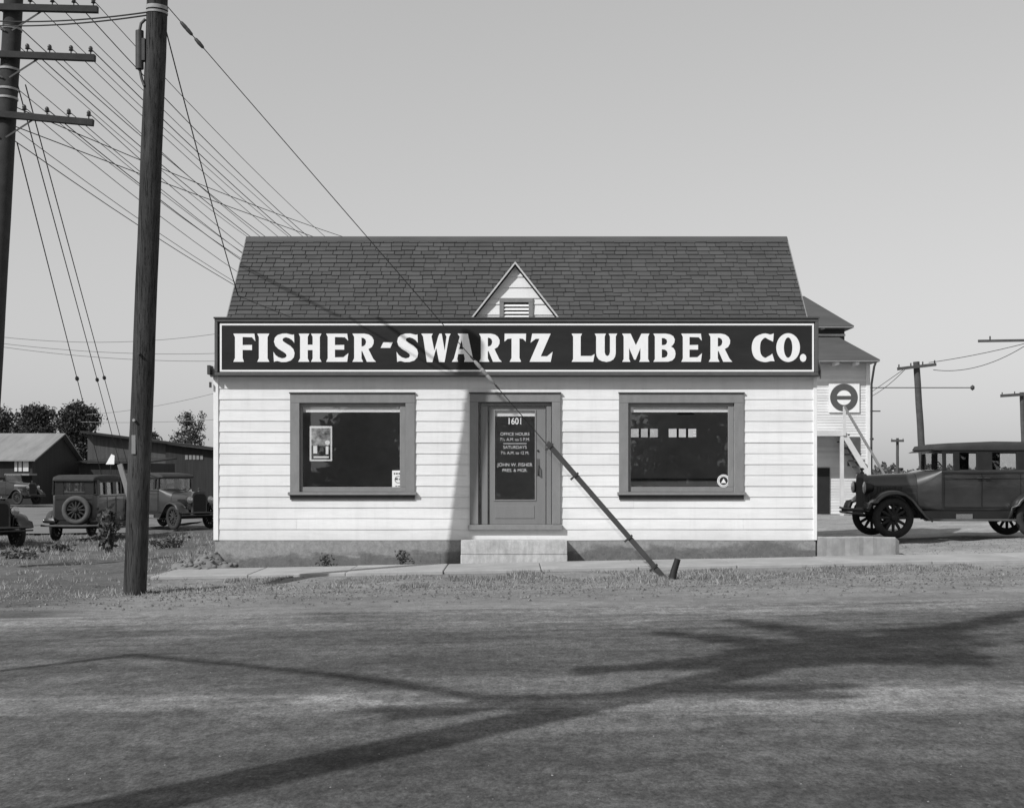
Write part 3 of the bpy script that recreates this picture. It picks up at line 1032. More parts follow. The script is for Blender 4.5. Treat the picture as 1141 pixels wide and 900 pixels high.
GLYPHS = [(F_, Z1), (I_, Z1), ('S', S_, Z1), (H_, Z1), (E_, Z1), (R_, Z1), (HY_, Z2), ('S2', None, Z2), (W_, Z2), (A_, Z2), ('R2', None, Z2), (T_, Z2), (ZZ_, Z2),
          (L_, Z3), (U_, Z3), (M_, Z3), (B_, Z3), ('E2', None, Z3), ('R3', None, Z4), ('C', C_, Z4), (O_, Z4), (D_, Z4)]
BASEY = 403.0
ZBOT = {6.005: 318, 5.433: 288, 7.13: 377}


def letter(loops, x_px, w_px=None, zsc=None):
    # loops in zoom pixels (relative scale) -> mesh on the board
    pts = [p for l in loops for p in l]
    mnx = min(p[0] for p in pts)
    s, _ = zsc
    bot = ZBOT[s]
    hs = {6.005: 190.0, 5.433: 168.0, 7.13: 222.0}[s]
    k = 31.4 / hs
    cu = bpy.data.curves.new('letter', 'CURVE')
    cu.dimensions = '2D'; cu.fill_mode = 'BOTH'; cu.extrude = .003
    for l in loops:
        sp = cu.splines.new('POLY'); sp.points.add(len(l) - 1); sp.use_cyclic_u = True
        for q, p in zip(sp.points, l):
            q.co = ((p[0] - mnx) / s / SS, (bot - p[1]) * k / SS, 0, 1)
    tmp = bpy.data.objects.new('tmp_letter', cu)
    COL.objects.link(tmp); bpy.context.view_layer.update()
    me = bpy.data.meshes.new_from_object(tmp.evaluated_get(bpy.context.evaluated_depsgraph_get()))
    bpy.data.objects.remove(tmp)
    me.materials.clear(); me.materials.append(M['letter_white'])
    o = bpy.data.objects.new('letter', me); COL.objects.link(o)
    o.parent = sign; o.rotation_euler = (PI / 2, 0, 0)
    o.location = (sx_(x_px), SGY + .0155, sz_(BASEY))
    if w_px:
        o.scale = (w_px / ((max(p[0] for p in pts) - mnx) / s), 1, 1)
    return o


def place(loops, z, w=None, x=None):
    mnx = min(p[0] for l in loops for p in l)
    return letter(loops, x if x is not None else z[1] + mnx / z[0], w, z)


Sout = [[(549, 133), (551, 190), (536, 171), (515, 158), (495, 153), (480, 157), (472, 166), (475, 178), (495, 193), (525, 211), (546, 234), (553, 260), (548, 288), (528, 309),
         (498, 319), (465, 320), (440, 313), (427, 314), (415, 319), (411, 250), (425, 272), (445, 287), (470, 295), (490, 291), (500, 279), (496, 265), (475, 249), (445, 231), (424, 210), (415, 182), (421, 155), (440, 137), (470, 128), (500, 127), (525, 133), (539, 136)]]
Cout = [stroke(C_[0])]
place(F_, Z1); place(I_, Z1); place(Sout, Z1); place(H_, Z1); place(E_, Z1); place(R_, Z1)
h = place(HY_, Z2); place(Sout, Z1, 24.0, 441.8); place(W_, Z2); place(A_, Z2); place(R_, Z1, 25.3, 533.8); place(T_, Z2); place(ZZ_, Z2)
place(L_, Z3); place(U_, Z3); place(M_, Z3); place(B_, Z3); place(E_, Z1, 23.0, 759.3); place(R_, Z1, 26.4, 789.8); place(Cout, Z4); place(O_, Z4); place(D_, Z4)


# ------------------------------------------------------------------ poles and wires
def utility_pole(base, top, r0, r1, name, label, m=M['pole_wood'], group=None, cat='utility pole'):
    b, tp = Vector(base), Vector(top)
    mb = MB()
    n = 14
    pts = [b.lerp(tp, i / n) + Vector((.004 * math.sin(i * 1.7), .004 * math.cos(i * 1.1), 0)) for i in range(n + 1)]
    mb.tube(pts, [r0 + (r1 - r0) * i / n for i in range(n + 1)], 20)
    o = mb.build(name, m)
    return tag(o, label, cat, group)


PA0 = Vector((-5.3, 18.15, -0.25))
PAt = P(177, -40, 17.65)                       # pole head just out of frame
poleA = utility_pole(PA0, PAt, .158, .138, 'utility_pole', 'nearest bare wooden utility pole leaning beside the dirt road edge')


def onA(z):
    f = (z - PA0.z) / (PAt.z - PA0.z)
    return PA0.lerp(PAt, f)


def ring_band(o, c, r, h, m, name, d=None):
    mb = MB()
    c = Vector(c)
    dd = (d or Vector((0, 0, 1))).normalized()
    mb.tube([c - dd * h / 2, c + dd * h / 2], r, 20)
    return mb.build(name, m, o)


dirA = (PAt - PA0)
for pyb, hh in ((10, .05), (15, .03)):
    zc = PZ(pyb, 17.7); ring_band(poleA, onA(zc), .148, hh, M['galvanised'], 'band', dirA)
# pothead / cable box on the pole's left side with its conduit
zc = PZ(57, 17.7); c = onA(zc)
mb = MB(); mb.tube([c + Vector((-.20, -.06, -.26)), c + Vector((-.20, -.06, .26))], .055, 10)
mb.tube([c + Vector((-.20, -.06, .26)), c + Vector((-.18, -.06, .36)), c + Vector((-.12, -.06, .42))], .02, 6)
mb.tube([c + Vector((-.20, -.06, -.26)), c + Vector((-.17, -.06, -.40)), c + Vector((-.13, -.08, -.5))], .02, 6)
mb.box(c.x - .17, c.x - .12, c.y - .1, c.y, c.z - .15, c.z + .15)
mb.build('cable_box', M['iron'], poleA)
c = onA(PZ(495, 17.8)); mb = MB(); mb.box(c.x - .075, c.x - .02, c.y - .165, c.y - .15, c.z - .13, c.z + .13); mb.build('tag_plate', M['trim_grey'], poleA)
c = onA(PZ(394, 17.8)); mb = MB(); mb.tube([c + Vector((-.02, -.2, 0)), c + Vector((-.02, -.14, 0))], .02, 8); mb.build('bolt', M['iron'], poleA)
c = onA(PZ(468, 17.8)); mb = MB(); mb.tube([c + Vector((-.05, -.2, 0)), c + Vector((-.05, -.14, 0))], .02, 8); mb.build('bolt', M['galvanised'], poleA)

# the far-left pole with three crossarms
DB = 24.0
PB0 = Vector((PX(-22, DB), DB, gz(-9, 21) - .2))
PBt = P(18, -50, DB)
poleB = utility_pole(PB0, PBt, .184, .168, 'crossarm_pole', 'tall pole with three crossarms cut by the left photo edge', M['pole_dark'], None, 'utility pole')


def onB(z):
    return PB0.lerp(PBt, (z - PB0.z) / (PBt.z - PB0.z))


pins = []
for py0, py1, xr in ((13, 11, 109), (65, 65, 106), (131, 137, 104)):
    ca = onB(PZ(py0, DB))
    e = P(xr, py1, DB - .2)
    ya = DB - .2
    left = Vector((2 * ca.x - e.x, ya, 2 * ca.z - e.z + .0))
    ca2 = Vector((ca.x, ya, ca.z))
    mb = MB(); mb.bar(left, e, .11, .115)
    arm = mb.build('crossarm', M['pole_dark'], poleB)
    for k in range(8):
        f = (0.04, .20, .36, .40, .64, .77, .885, .985)[k] if False else (0.02, .14, .26, .38, .62, .745, .865, .975)[k]
        q = left.lerp(e, f) + Vector((0, 0, .052))
        mb = MB()
        mb.tube([q, q + Vector((0, 0, .08))], .012, 6)
        mb.lathe([(.02, .06), (.045, .07), (.03, .10), (.042, .115), (.03, .15), (.012, .165)], q, 'z', 10)
        mb.build('insulator', M['ceramic'], arm)
        pins.append(q + Vector((0, 0, .12)))
    for s in (-1, 1):
        mb = MB(); mb.bar(ca2 + Vector((s * .06, -.0, -.42)), ca2 + Vector((s * .62, -.0, -.06)), .03, .012, (0, 1, 0))
        mb.build('brace', M['iron'], poleB)
for py in (33, 78, 100, 110):
    ring_band(poleB, onB(PZ(py, DB)), 0.186, .04, M['galvanised'], 'band', PBt - PB0)

# its twin down the side street
poleC = copy_tree(poleB)
offC = P(432, 500, 60) - P(10, 500, DB)
offC.z = -1.1
poleC.location = offC
poleC['label'] = 'distant pole with three crossarms behind the office, same line as the left pole'


def cable(name, a, b, sag, r, label, cat, group=None, m=None, n=16):
    a, b = Vector(a), Vector(b)
    pts = []
    for i in range(n + 1):
        u = i / n
        p = a.lerp(b, u); p.z -= 4 * sag * u * (1 - u)
        pts.append(p)
    mb = MB(); mb.tube(pts, r, 5)
    o = mb.build(name, m or M['wire_black'])
    return tag(o, label, cat, group)


for i, q in enumerate(pins):
    if i % 8 in (0, 1): continue
    cable('power_line', q, q + offC, .55 + .25 * random.random(), .0075 if i % 3 else .010,
          'thin black power line running from the left crossarms back over the roof', 'wire', 'power lines from the crossarm pole')
for j, (a, b, s) in enumerate((((14, 118, DB), (520, 300, 60), .4), ((14, 140, DB), (560, 330, 60), .2))):
    cable('service_cable', P(*a), P(*b), s, .010, ('upper' if j == 0 else 'lower') + ' of two flat cables crossing beneath the power lines', 'wire')
for j, (a, b) in enumerate((((0, 29, 21.3), (166, 17, 17.6)), ((0, 24, 21.3), (164, 14, 17.6)))):
    cable('span_wire', P(*a), P(*b), .05, .012, ('sagging lower' if j == 0 else 'taut upper') + ' span wire between the two big poles near the top', 'wire')
cable('drop_wire', onA(PZ(36, 17.7)) + Vector((.14, 0, 0)), (RXL + .1, 23.3, roof_z(23.3) + .03), .08, .009, 'drop wire from the nearest pole down to the left roof edge', 'wire')


def guy(name, pts, r, ins, label):
    mb = MB(); mb.tube(pts, r, 6)
    o = mb.build(name, M['wire_black']); tag(o, label, 'guy wire')
    d = (Vector(pts[-1]) - Vector(pts[0])).normalized()
    for c in ins:
        mb = MB()
        c = Vector(c)
        mb.tube([c - d * .16, c - d * .09, c - d * .085, c, c + d * .085, c + d * .09, c + d * .16], [.012, .02, .05, .06, .05, .02, .012], 10)
        mb.build('insulator', M['ceramic'], o)
    return o


# guys behind, falling to the yard
a, b = P(20, 96, DB), P(142, 548, 58)
guy('guy_wire', [a, b], .012, [a.lerp(b, f) for f in (.52,)], 'left of a close pair of steep guy wires falling behind the cars')
a2, b2 = a + Vector((.14, 0, .02)), b + Vector((.34, 0, 0))
guy('guy_wire', [a2, b2], .012, [a2.lerp(b2, f) for f in (.515,)], 'right of a close pair of steep guy wires falling behind the cars')
a, b = P(19, 159, DB), P(118, 548, 52)
guy('guy_wire', [a, b], .012, [a.lerp(b, .49)], 'single steep guy wire with one insulator at far left')
# the front guy with its wooden guard
anch = Vector((PX(739, 18.9), 18.9, gz(2.2, 18.9) - .05))
gtop = onA(PZ(8, 17.7)) + Vector((.14, 0, 0))
G = guy('guy_wire', [gtop, anch], .0065, [], 'long slanting guy wire from nearest pole across the facade to the road edge')
def onG(px):
    # point of the guy whose image column is px
    lo, hi = 0.0, 1.0
    for _ in range(40):
        m_ = (lo + hi) / 2
        p = gtop.lerp(anch, m_)
        if CX + p.x / p.y * FPX < px: lo = m_
        else: hi = m_
    return gtop.lerp(anch, (lo + hi) / 2)
dG = (anch - gtop).normalized()
for px in (206, 209.5, 222, 533, 539, 546):
    c = onG(px)
    mb = MB(); mb.tube([c - dG * .09, c - dG * .07, c, c + dG * .07, c + dG * .09], [.010, .022, .028, .022, .010], 8)
    mb.build('clamp', M['galvanised'] if px > 300 else M['iron'], G)
mb = MB()
for k in range(5):
    c0, c1 = onG(524 + k * 7), onG(528 + k * 7)
    mb.tube([c0, c1], .014, 6)
mb.build('wrapping', M['iron'], G)
g0, g1 = onG(608), onG(739)
mb = MB()
nn = dG.cross(Vector((0, 1, 0))).normalized()
mb.bar(g0 + nn * .02, g1 + nn * .02, 0.075, .06, (0, 1, 0))
gd = mb.build('guard', M['guard_grey'], G, bevel=.012)
for px in (612, 640, 700, 728):
    c = onG(px); mb = MB(); mb.bar(c - nn * .075 - Vector((0, .03, 0)), c + nn * .075 - Vector((0, .03, 0)), .03, .02, (0, 1, 0)); mb.build('strap', M['iron'], gd)
# leaning stub post beside the anchor
c = Vector((PX(749, 18.7), 18.7, gz(2.3, 18.7) - .05))
mb = MB(); mb.tube([c, c + Vector((.03, .02, .13)), c + Vector((.085, .03, .30))], [.055, .05, .045], 9)
tag(mb.build('stub_post', M['plain_dark']), 'short dark stub post leaning beside the foot of the guy wire', 'post')


# ------------------------------------------------------------------ vintage cars
def rrect(x, hw, z0, z1, r, n=5, top_r=None):
    tr = top_r if top_r else r
    g = []
    for cx_, cz_, a0, rr in ((hw - tr, z1 - tr, 0, tr), (-hw + tr, z1 - tr, PI / 2, tr), (-hw + r, z0 + r, PI, r), (hw - r, z0 + r, 3 * PI / 2, r)):
        for k in range(n + 1):
            a = a0 + PI / 2 * k / n
            g.append(Vector((x, cx_ + rr * math.cos(a), cz_ + rr * math.sin(a))))
    return g


def wheel(parent, x, y, z, side, tm, name='wheel', R=.40, rot=None):
    """spoked wheel, axis along y; returns the part"""
    mb = MB()
    mb.lathe([(.03, .075 * side), (.055, .07 * side), (.075, .02 * side), (.075, -.03 * side), (.03, -.04 * side)], (0, 0, 0), 'y', 16)
    for k in range(12):
        a = 2 * PI * k / 12
        d = Vector((math.cos(a), 0, math.sin(a)))
        mb.tube([d * .06, d * .29], [.036, .027], 7)
    w = mb.build(name, M['wheel_wood'], parent)
    w.location = (x, y, z)
    if rot: w.rotation_euler = rot
    mb = MB()
    ring = [(R - .07 + .072 * math.cos(2 * PI * k / 14), .062 * math.sin(2 * PI * k / 14)) for k in range(15)]
    n = 36
    rings = []
    for k in range(n + 1):
        a = 2 * PI * k / n
        rings.append([Vector((r * math.cos(a), yy, r * math.sin(a))) for r, yy in ring[:-1]])
    mb.loft(rings, True, caps=False)
    mb.build('tyre', tm, w, weld=True)
    mb = MB()
    rings = []
    for k in range(n + 1):
        a = 2 * PI * k / n
        rings.append([Vector((r * math.cos(a), yy, r * math.sin(a))) for r, yy in ((.265, -.045), (.305, -.045), (.305, .045), (.265, .045))])
    mb.loft(rings, True, caps=False)
    mb.build('rim', M['wheel_wood'], w, weld=True)
    return w


def fender(parent, path, y0, y1, m):
    # path: (x,z) points ; sheet with crowned section, given thickness
    bm = bmesh.new()
    sec = [(0.0, -.055), (.06, -.012), (.3, .012), (.6, .012), (.9, -.008), (1.0, -.06)]
    rows = []
    for i, (x, z) in enumerate(path):
        a, b = path[max(i - 1, 0)], path[min(i + 1, len(path) - 1)]
        dx, dz = b[0] - a[0], b[1] - a[1]
        q = math.hypot(dx, dz)
        nx, nz = -dz / q, dx / q
        if nz < 0 and abs(nz) > .5: nx, nz = -nx, -nz
        rows.append([bm.verts.new((x + nx * h, y0 + (y1 - y0) * u, z + nz * h)) for u, h in sec])
    for i in range(len(rows) - 1):
        for k in range(len(sec) - 1):
            f = bm.faces.new((rows[i][k], rows[i][k + 1], rows[i + 1][k + 1], rows[i + 1][k])); f.smooth = True
    bmesh.ops.recalc_face_normals(bm, faces=bm.faces)
    bmesh.ops.solidify(bm, geom=bm.faces[:], thickness=.012)
    me = bpy.data.meshes.new('fender'); bm.to_mesh(me); bm.free()
    me.materials.append(m)
    o = bpy.data.objects.new('fender', me); COL.objects.link(o); o.parent = parent
    return o


def arc(cx_, cz_, r, a0, a1, n):
    return [(cx_ + r * math.cos(math.radians(a0 + (a1 - a0) * k / n)), cz_ + r * math.sin(math.radians(a0 + (a1 - a0) * k / n))) for k in range(n + 1)]


def make_car(label, closed=True, rear_detail=True):
    root = empty('vintage_sedan' if closed else 'open_roadster', (0, 0, 0), 0, label, 'car')
    paint, upper = M['car_paint'], M['car_upper']
    XR = -3.30 if closed else -3.0
    # tub
    mb = MB()
    H = 1.33
    mb.loft([rrect(-.56, .44, .55, 1.27, .10, top_r=.26), rrect(-.72, .53, .52, 1.31, .10, top_r=.22), rrect(-.97, .64, .50, H, .08, top_r=.05)])
    mb.loft([rrect(-.975, .645, .50, H, .08, top_r=.03), rrect(-2.4, .665, .50, H, .08, top_r=.03), rrect(XR + .25, .66, .52, H, .10, top_r=.03), rrect(XR + .06, .60, .56, H - .01, .12, top_r=.03), rrect(XR, .53, .62, H - .02, .14, top_r=.04)])
    body = mb.build('body', paint, root)
    mb = MB()
    for s in (-1, 1):
        mb.bar((-.97, s * .668, 1.27), (XR + .24, s * .668, 1.27), .014, .025)
        mb.bar((-.97, s * .668, 1.16), (XR + .24, s * .668, 1.16), .010, .012)
        mb.bar((-1.0, s * .668, .60), (XR + .5, s * .668, .60), .010, .012)
    mb.bar((XR - .004, -.5, 1.20), (XR - .004, .5, 1.20), .02, .03)
    mb.build('moulding', upper, body)
    if not closed:
        mb = MB(); mb.loft([rrect(-1.35, .5, 1.1, 1.42, .06), rrect(-1.6, .5, 1.1, 1.38, .06)]); mb.build('seat', M['upholstery'], root)
        mb = MB(); mb.loft([rrect(-2.2, .52, 1.3, 1.55, .08), rrect(-2.75, .56, 1.3, 1.5, .08)]); mb.build('folded_top', M['car_roof'], root)
    # hood and radiator
    mb = MB()
    mb.loft([rrect(.36, .25, .62, 1.22, .05, top_r=.20), rrect(-.1, .33, .62, 1.245, .05, top_r=.24), rrect(-.555, .435, .60, 1.265, .05, top_r=.26)])
    hood = mb.build('hood', paint, root)
    mb = MB()
    for s in (-1, 1):
        for k in range(9):
            u = .18 - k * .055
            yy = s * (.25 + (.36 - u) / .915 * .185 + .004)
            mb.bar((u, yy, .76), (u, yy, 1.0), .01, .012)
    mb.build('louvre', upper, hood)
    mb = MB()
    mb.loft([rrect(.365, .285, .55, 1.25, .04, top_r=.15), rrect(.44, .285, .55, 1.25, .04, top_r=.15)])
    rad = mb.build('radiator', M['car_dusty'], root, bevel=.015)
    mb = MB(); mb.loft([rrect(.441, .235, .60, 1.17, .03, top_r=.11), rrect(.447, .235, .60, 1.17, .03, top_r=.11)]); mb.build('radiator_core', M['plain_dark'], rad)
    mb = MB(); mb.lathe([(.04, 0), (.04, .03), (.018, .04), (.018, .07), (.045, .08), (.045, .10), (.01, .12)], (.40, 0, 1.25), 'z', 14); mb.build('radiator_cap', M['iron'], rad)
    # greenhouse
    zr = 1.72
    if closed:
        mb = MB()
        for s in (-1, 1):
            y = s * .625
            for xa, xb in ((-.985, -1.06), (-1.20, -1.32), (-1.65, -1.96), (-2.43, -2.60), (-2.98, XR + .08)):
                yb0 = y
                mb.hexa([(xb, yb0 - .025, H - .02), (xa, yb0 - .025, H - .02), (xa, yb0 + .025, H - .02), (xb, yb0 + .025, H - .02),
                         (xb, yb0 * .965 - .025, zr + .02), (xa, yb0 * .965 - .025, zr + .02), (xa, yb0 * .965 + .025, zr + .02), (xb, yb0 * .965 + .025, zr + .02)])
            mb.box(XR + .1, -.985, y * .97 - .026, y * .97 + .026, zr - .06, zr + .02)
        # rear panel around its window
        slab = [(-.55, -.30), (.30, .55)]
        for a, b in slab:
            mb.box(XR + .06, XR + .11, a, b, H - .03, zr + .02)
        mb.box(XR + .06, XR + .11, -.30, .30, H - .03, H + .08)
        mb.box(XR + .06, XR + .11, -.30, .30, zr - .07, zr + .02)
        mb.box(-1.03, -.985, -.60, .60, zr - .05, zr + .02)
        mb.build('window_pillars', upper, root, bevel=.012)
        mb = MB()
        secs = []
        for x, hw_, z0, z1 in ((-.80, .60, 1.715, 1.735), (-.84, .64, 1.70, 1.80), (-1.1, .655, 1.70, 1.845), (-2.0, .665, 1.70, 1.88), (-2.9, .655, 1.70, 1.87), (XR + .05, .61, 1.70, 1.83), (XR - .0, .56, 1.71, 1.76)):
            secs.append(rrect(x, hw_, z0, z1, .009 if z1 - z0 < .03 else .02, top_r=.009 if z1 - z0 < .03 else min(.085, (z1 - z0) * .55)))
        mb.loft(secs)
        mb.build('roof', M['car_roof'], root)
        mb = MB(); mb.hexa([(-.80, -.6, 1.70), (-.80, .6, 1.70), (-.98, .6, 1.70), (-.98, -.6, 1.70), (-.72, -.6, 1.665), (-.72, .6, 1.665), (-.74, .6, 1.68), (-.74, -.6, 1.68)])
        mb.build('sun_visor', upper, root)
        for s in (-1, 1):
            for xa, xb in ((-1.06, -1.20), (-1.32, -1.65), (-1.96, -2.43), (-2.60, -2.98)):
                mb = MB()
                y = s * .615
                mb.hexa([(xb, y - .002, H), (xa, y - .002, H), (xa, y + .002, H), (xb, y + .002, H), (xb, y * .965 - .002, zr - .045), (xa, y * .965 - .002, zr - .045), (xa, y * .965 + .002, zr - .045), (xb, y * .965 + .002, zr - .045)])
                mb.build('side_window', M['glass'], root)
        mb = MB(); mb.box(XR + .08, XR + .085, -.30, .30, H + .08, zr - .07); mb.build('rear_window', M['glass'], root)
        mb = MB(); mb.box(-.99, -.985, -.58, .58, H, zr - .05); mb.build('windscreen', M['glass'], root)
        for xs in (-1.55, -2.75):
            mb = MB(); mb.loft([rrect(xs - .04, .56, .8, 1.34, .06), rrect(xs - .22, .56, .8, 1.32, .06)]); mb.build('seat_back', M['upholstery'], root)
        for s in (-1, 1):
            for xq in (-1.68, -1.83):
                mb = MB(); mb.tube([(xq - .05, s * .705, 1.17), (xq + .05, s * .705, 1.17)], .011, 7); mb.tube([(xq, s * .66, 1.17), (xq, s * .705, 1.17)], .010, 6)
                mb.build('door_handle', M['iron'], root)
            mb = MB()
            for xq in (-1.0, -1.745, -2.50):
                mb.bar((xq, s * .667, .62), (xq, s * .667, 1.25), .008, .012, (0, 1, 0))
            mb.build('door_seam', upper, body)
    else:
        mb = MB()
        for s in (-1, 1): mb.bar((-.98, s * .58, H - .02), (-1.05, s * .58, 1.72), .03, .03)
        mb.bar((-1.05, -.58, 1.72), (-1.05, .58, 1.72), .025, .025)
        mb.build('windscreen_frame', M['iron'], root)
        mb = MB(); mb.hexa([(-.985, -.56, H), (-.985, .56, H), (-.98, .56, H), (-.98, -.56, H), (-1.05, -.56, 1.70), (-1.05, .56, 1.70), (-1.045, .56, 1.70), (-1.045, -.56, 1.70)]); mb.build('windscreen', M['glass'], root)
    # steering wheel
    mb = MB()
    cst = Vector((-1.28, -.30, 1.32))
    pts = []
    for k in range(25):
        a = 2 * PI * k / 24
        pts.append(cst + Vector((.10 * math.sin(a) * .9, .20 * math.cos(a), .18 * math.sin(a))))
    mb.tube(pts, .012, 6); mb.tube([cst, cst + Vector((.35, 0, -.25))], .015, 6)
    mb.build('steering_wheel', M['plain_dark'], root)
    # frame, running boards, fenders
    mb = MB()
    for s in (-1, 1):
        mb.box(-3.2, .45, s * .40 - .03, s * .40 + .03, .46, .55)
    mb.bar((0, -.66, .38), (0, .66, .38), .06, .06); mb.bar((-2.78, -.66, .40), (-2.78, .66, .40), .08, .08)
    mb.build('chassis', M['plain_dark'], root)
    for s in (-1, 1):
        a, b = (.63, .86) if s > 0 else (-.63, -.86)
        mb = MB(); mb.box(-2.34, -.62, min(a, b), max(a, b), .34, .375)
        mb.build('running_board', M['car_dusty'], root, bevel=.006)
        mb = MB(); mb.box(-2.36, -.55, s * .645 - .008, s * .645 + .008, .37, .53); mb.build('splash_apron', M['car_upper'], root)
        mb = MB(); mb.box(-1.56, -1.24, s * .666 - .008, s * .666 + .008, .376, .47); mb.build('scuff_plate', M['nickel'], root)
        y0, y1 = s * .48, s * .86
        p = arc(0, .42, .50, 12, 100, 10) + [(-.22, .88), (-.36, .77), (-.50, .60), (-.62, .45), (-.75, .375)]
        fender(root, p, y0, y1, paint)
        p = [(-2.22, .37)] + arc(-2.78, .42, .50, 165, 160, 1)[:0] + arc(-2.78, .40, .51, 10, 165, 14)
        fender(root, p, y0, y1, M['car_paint'])
    for s in (-1, 1):
        wheel(root, 0, s * .70, .40, s, M['tyre'])
        wheel(root, -2.78, s * .70, .40, s, M['tyre'])
    # headlights on their bar
    for s in (-1, 1):
        mb = MB(); mb.lathe([(.02, -.14), (.07, -.12), (.105, -.04), (.115, .02), (.118, .05)], (.42, s * .40, .98), 'x', 20)
        hl_ = mb.build('headlight', M['car_upper'], root)
        mb = MB(); mb.lathe([(.118, .051), (.10, .062), (.05, .075), (.01, .08)], (.42, s * .40, .98), 'x', 20); mb.build('lens', M['nickel'], hl_)
        mb = MB(); mb.tube([(.40, s * .40, .87), (.36, s * .40, .70), (.34, s * .40, .55)], .018, 7); mb.build('bracket', M['iron'], hl_)
    mb = MB(); mb.tube([(.38, -.42, .86), (.40, 0, .84), (.38, .42, .86)], .016, 7); mb.build('light_bar', M['iron'], root)
    mb = MB()
    mb.tube([(.62, -.80, .48), (.70, -.4, .48), (.72, 0, .48), (.70, .4, .48), (.62, .80, .48)], .022, 8)
    mb.tube([(.62, -.80, .56), (.70, -.4, .56), (.72, 0, .56), (.70, .4, .56), (.62, .80, .56)], .022, 8)
    for s in (-1, 1): mb.bar((.30, s * .4, .50), (.70, s * .4, .52), .03, .05)
    mb.build('front_bumper', M['iron'], root)
    if closed and rear_detail:
        wheel(root, XR - .13, -.12, .90, 1, M['tyre_dusty'], 'spare_wheel', rot=(0, 0, PI / 2))
        mb = MB(); mb.bar((XR + .05, -.12, .90), (XR - .13, -.12, .90), .08, .08); mb.build('spare_carrier', M['iron'], root)
        mb = MB()
        mb.tube([(XR - .30, -.80, .48), (XR - .38, -.4, .47), (XR - .40, 0, .47), (XR - .38, .4, .47), (XR - .30, .80, .48)], .03, 8)
        for s in (-1, 1): mb.bar((XR + .1, s * .4, .50), (XR - .38, s * .4, .48), .03, .05)
        mb.build('rear_bumper', M['car_dusty'], root)
        mb = MB(); mb.loft([rrect(XR + .02, .42, .42, .60, .06), rrect(XR - .10, .42, .44, .58, .06)]); mb.build('fuel_tank', M['car_upper'], root)
        mb = MB(); mb.lathe([(.03, .05), (.05, 0), (.05, -.05)], (XR - .10, .62, .72), 'x', 12); mb.build('tail_light', M['nickel'], root)
    return root


def put(o, x, y, rz, dz=0.0):
    o.location = (x, y, ground_h(x, y) + dz + .005)
    o.rotation_euler = (0, 0, rz)


car1 = make_car('dark sedan facing left on the raised lot, cut by the right edge')
carA = copy_tree(car1); carA['label'] = 'dark sedan seen from behind with a spare wheel on its back'
carB = copy_tree(car1); carB['label'] = 'dark sedan facing right, half behind the nearest utility pole'
carD = copy_tree(car1); carD['label'] = 'car facing forward, only one wheel and fender inside the left edge'
car1.location = (7.36, 25.72, .27); car1.rotation_euler = (0, 0, PI + math.radians(1.0))
# car A: heading away, a little to the right
def place_axle(o, x, y, heading):
    put(o, x, y, heading)
hA = math.radians(88)
rear = Vector((PX(82, 36), 36))
place_axle(carA, rear.x + 3.3 * math.cos(hA), rear.y + 3.3 * math.sin(hA), hA)
carA.location.z = gz(-12, 36) - .06
hB = math.radians(-42)
put(carB, PX(214, 43), 43, hB); carB.location.z = gz(-12, 40) + .0
put(carD, PX(-10, 33), 33.0, math.radians(-40)); carD.location.z = gz(-13, 33) - .06
car2 = make_car('small open roadster parked far off in front of the pale roofed shed', closed=False)
put(car2, PX(30, 74), 74, math.radians(-25)); car2.location.z = -.30

# ------------------------------------------------------------------ the two storey building at right
DR = 40.0
R_S = FPX / DR
def rx_(px): return (px - CX) / R_S
def rz_(py): return EYE + (HY - py) / R_S
hall = empty('storey_building', (0, 0, 0), 0, 'pale two storey building with stepped hip roofs and outside stair', 'building')
bx0, bx1 = 5.6, rx_(968.5)
zb, ze = 0.1, rz_(403)
mb = MB()
z = zb
while z < ze + .1:
    z1 = min(z + .085, ze + .15)
    mb.hexa([(bx0, DR - .02, z), (bx1, DR - .02, z), (bx1, DR + .02, z), (bx0, DR + .02, z), (bx0, DR - .006, z1), (bx1, DR - .006, z1), (bx1, DR + .02, z1), (bx0, DR + .02, z1)])
    z = z1
mb.box(bx0 + .01, bx1 - .01, DR + .02, DR + 9, zb, ze + .15)
mb.build('wall', M['pale_siding'], hall)
mb = MB(); mb.box(bx1 - .10, bx1 + .02, DR - .035, DR + .1, zb, ze + .1); mb.build('corner_board', M['white_paint'], hall)


def hip(x0, x1, y0, y1, z0, z1, inset, name, m, parent, th=.10):
    mb = MB()
    mb.hexa([(x0, y0, z0), (x1, y0, z0), (x1, y1, z0), (x0, y1, z0),
             (x0 + inset, y0 + inset, z1), (x1 - inset, y0 + inset, z1), (x1 - inset, y1 - inset, z1), (x0 + inset, y1 - inset, z1)])
    o = mb.build(name, m, parent)
    mb = MB(); mb.box(x0 + .01, x1 - .01, y0 + .01, y1 - .01, z0 - th * .55, z0 - .004); mb.build('fascia', M['trim_grey'], o)
    return o


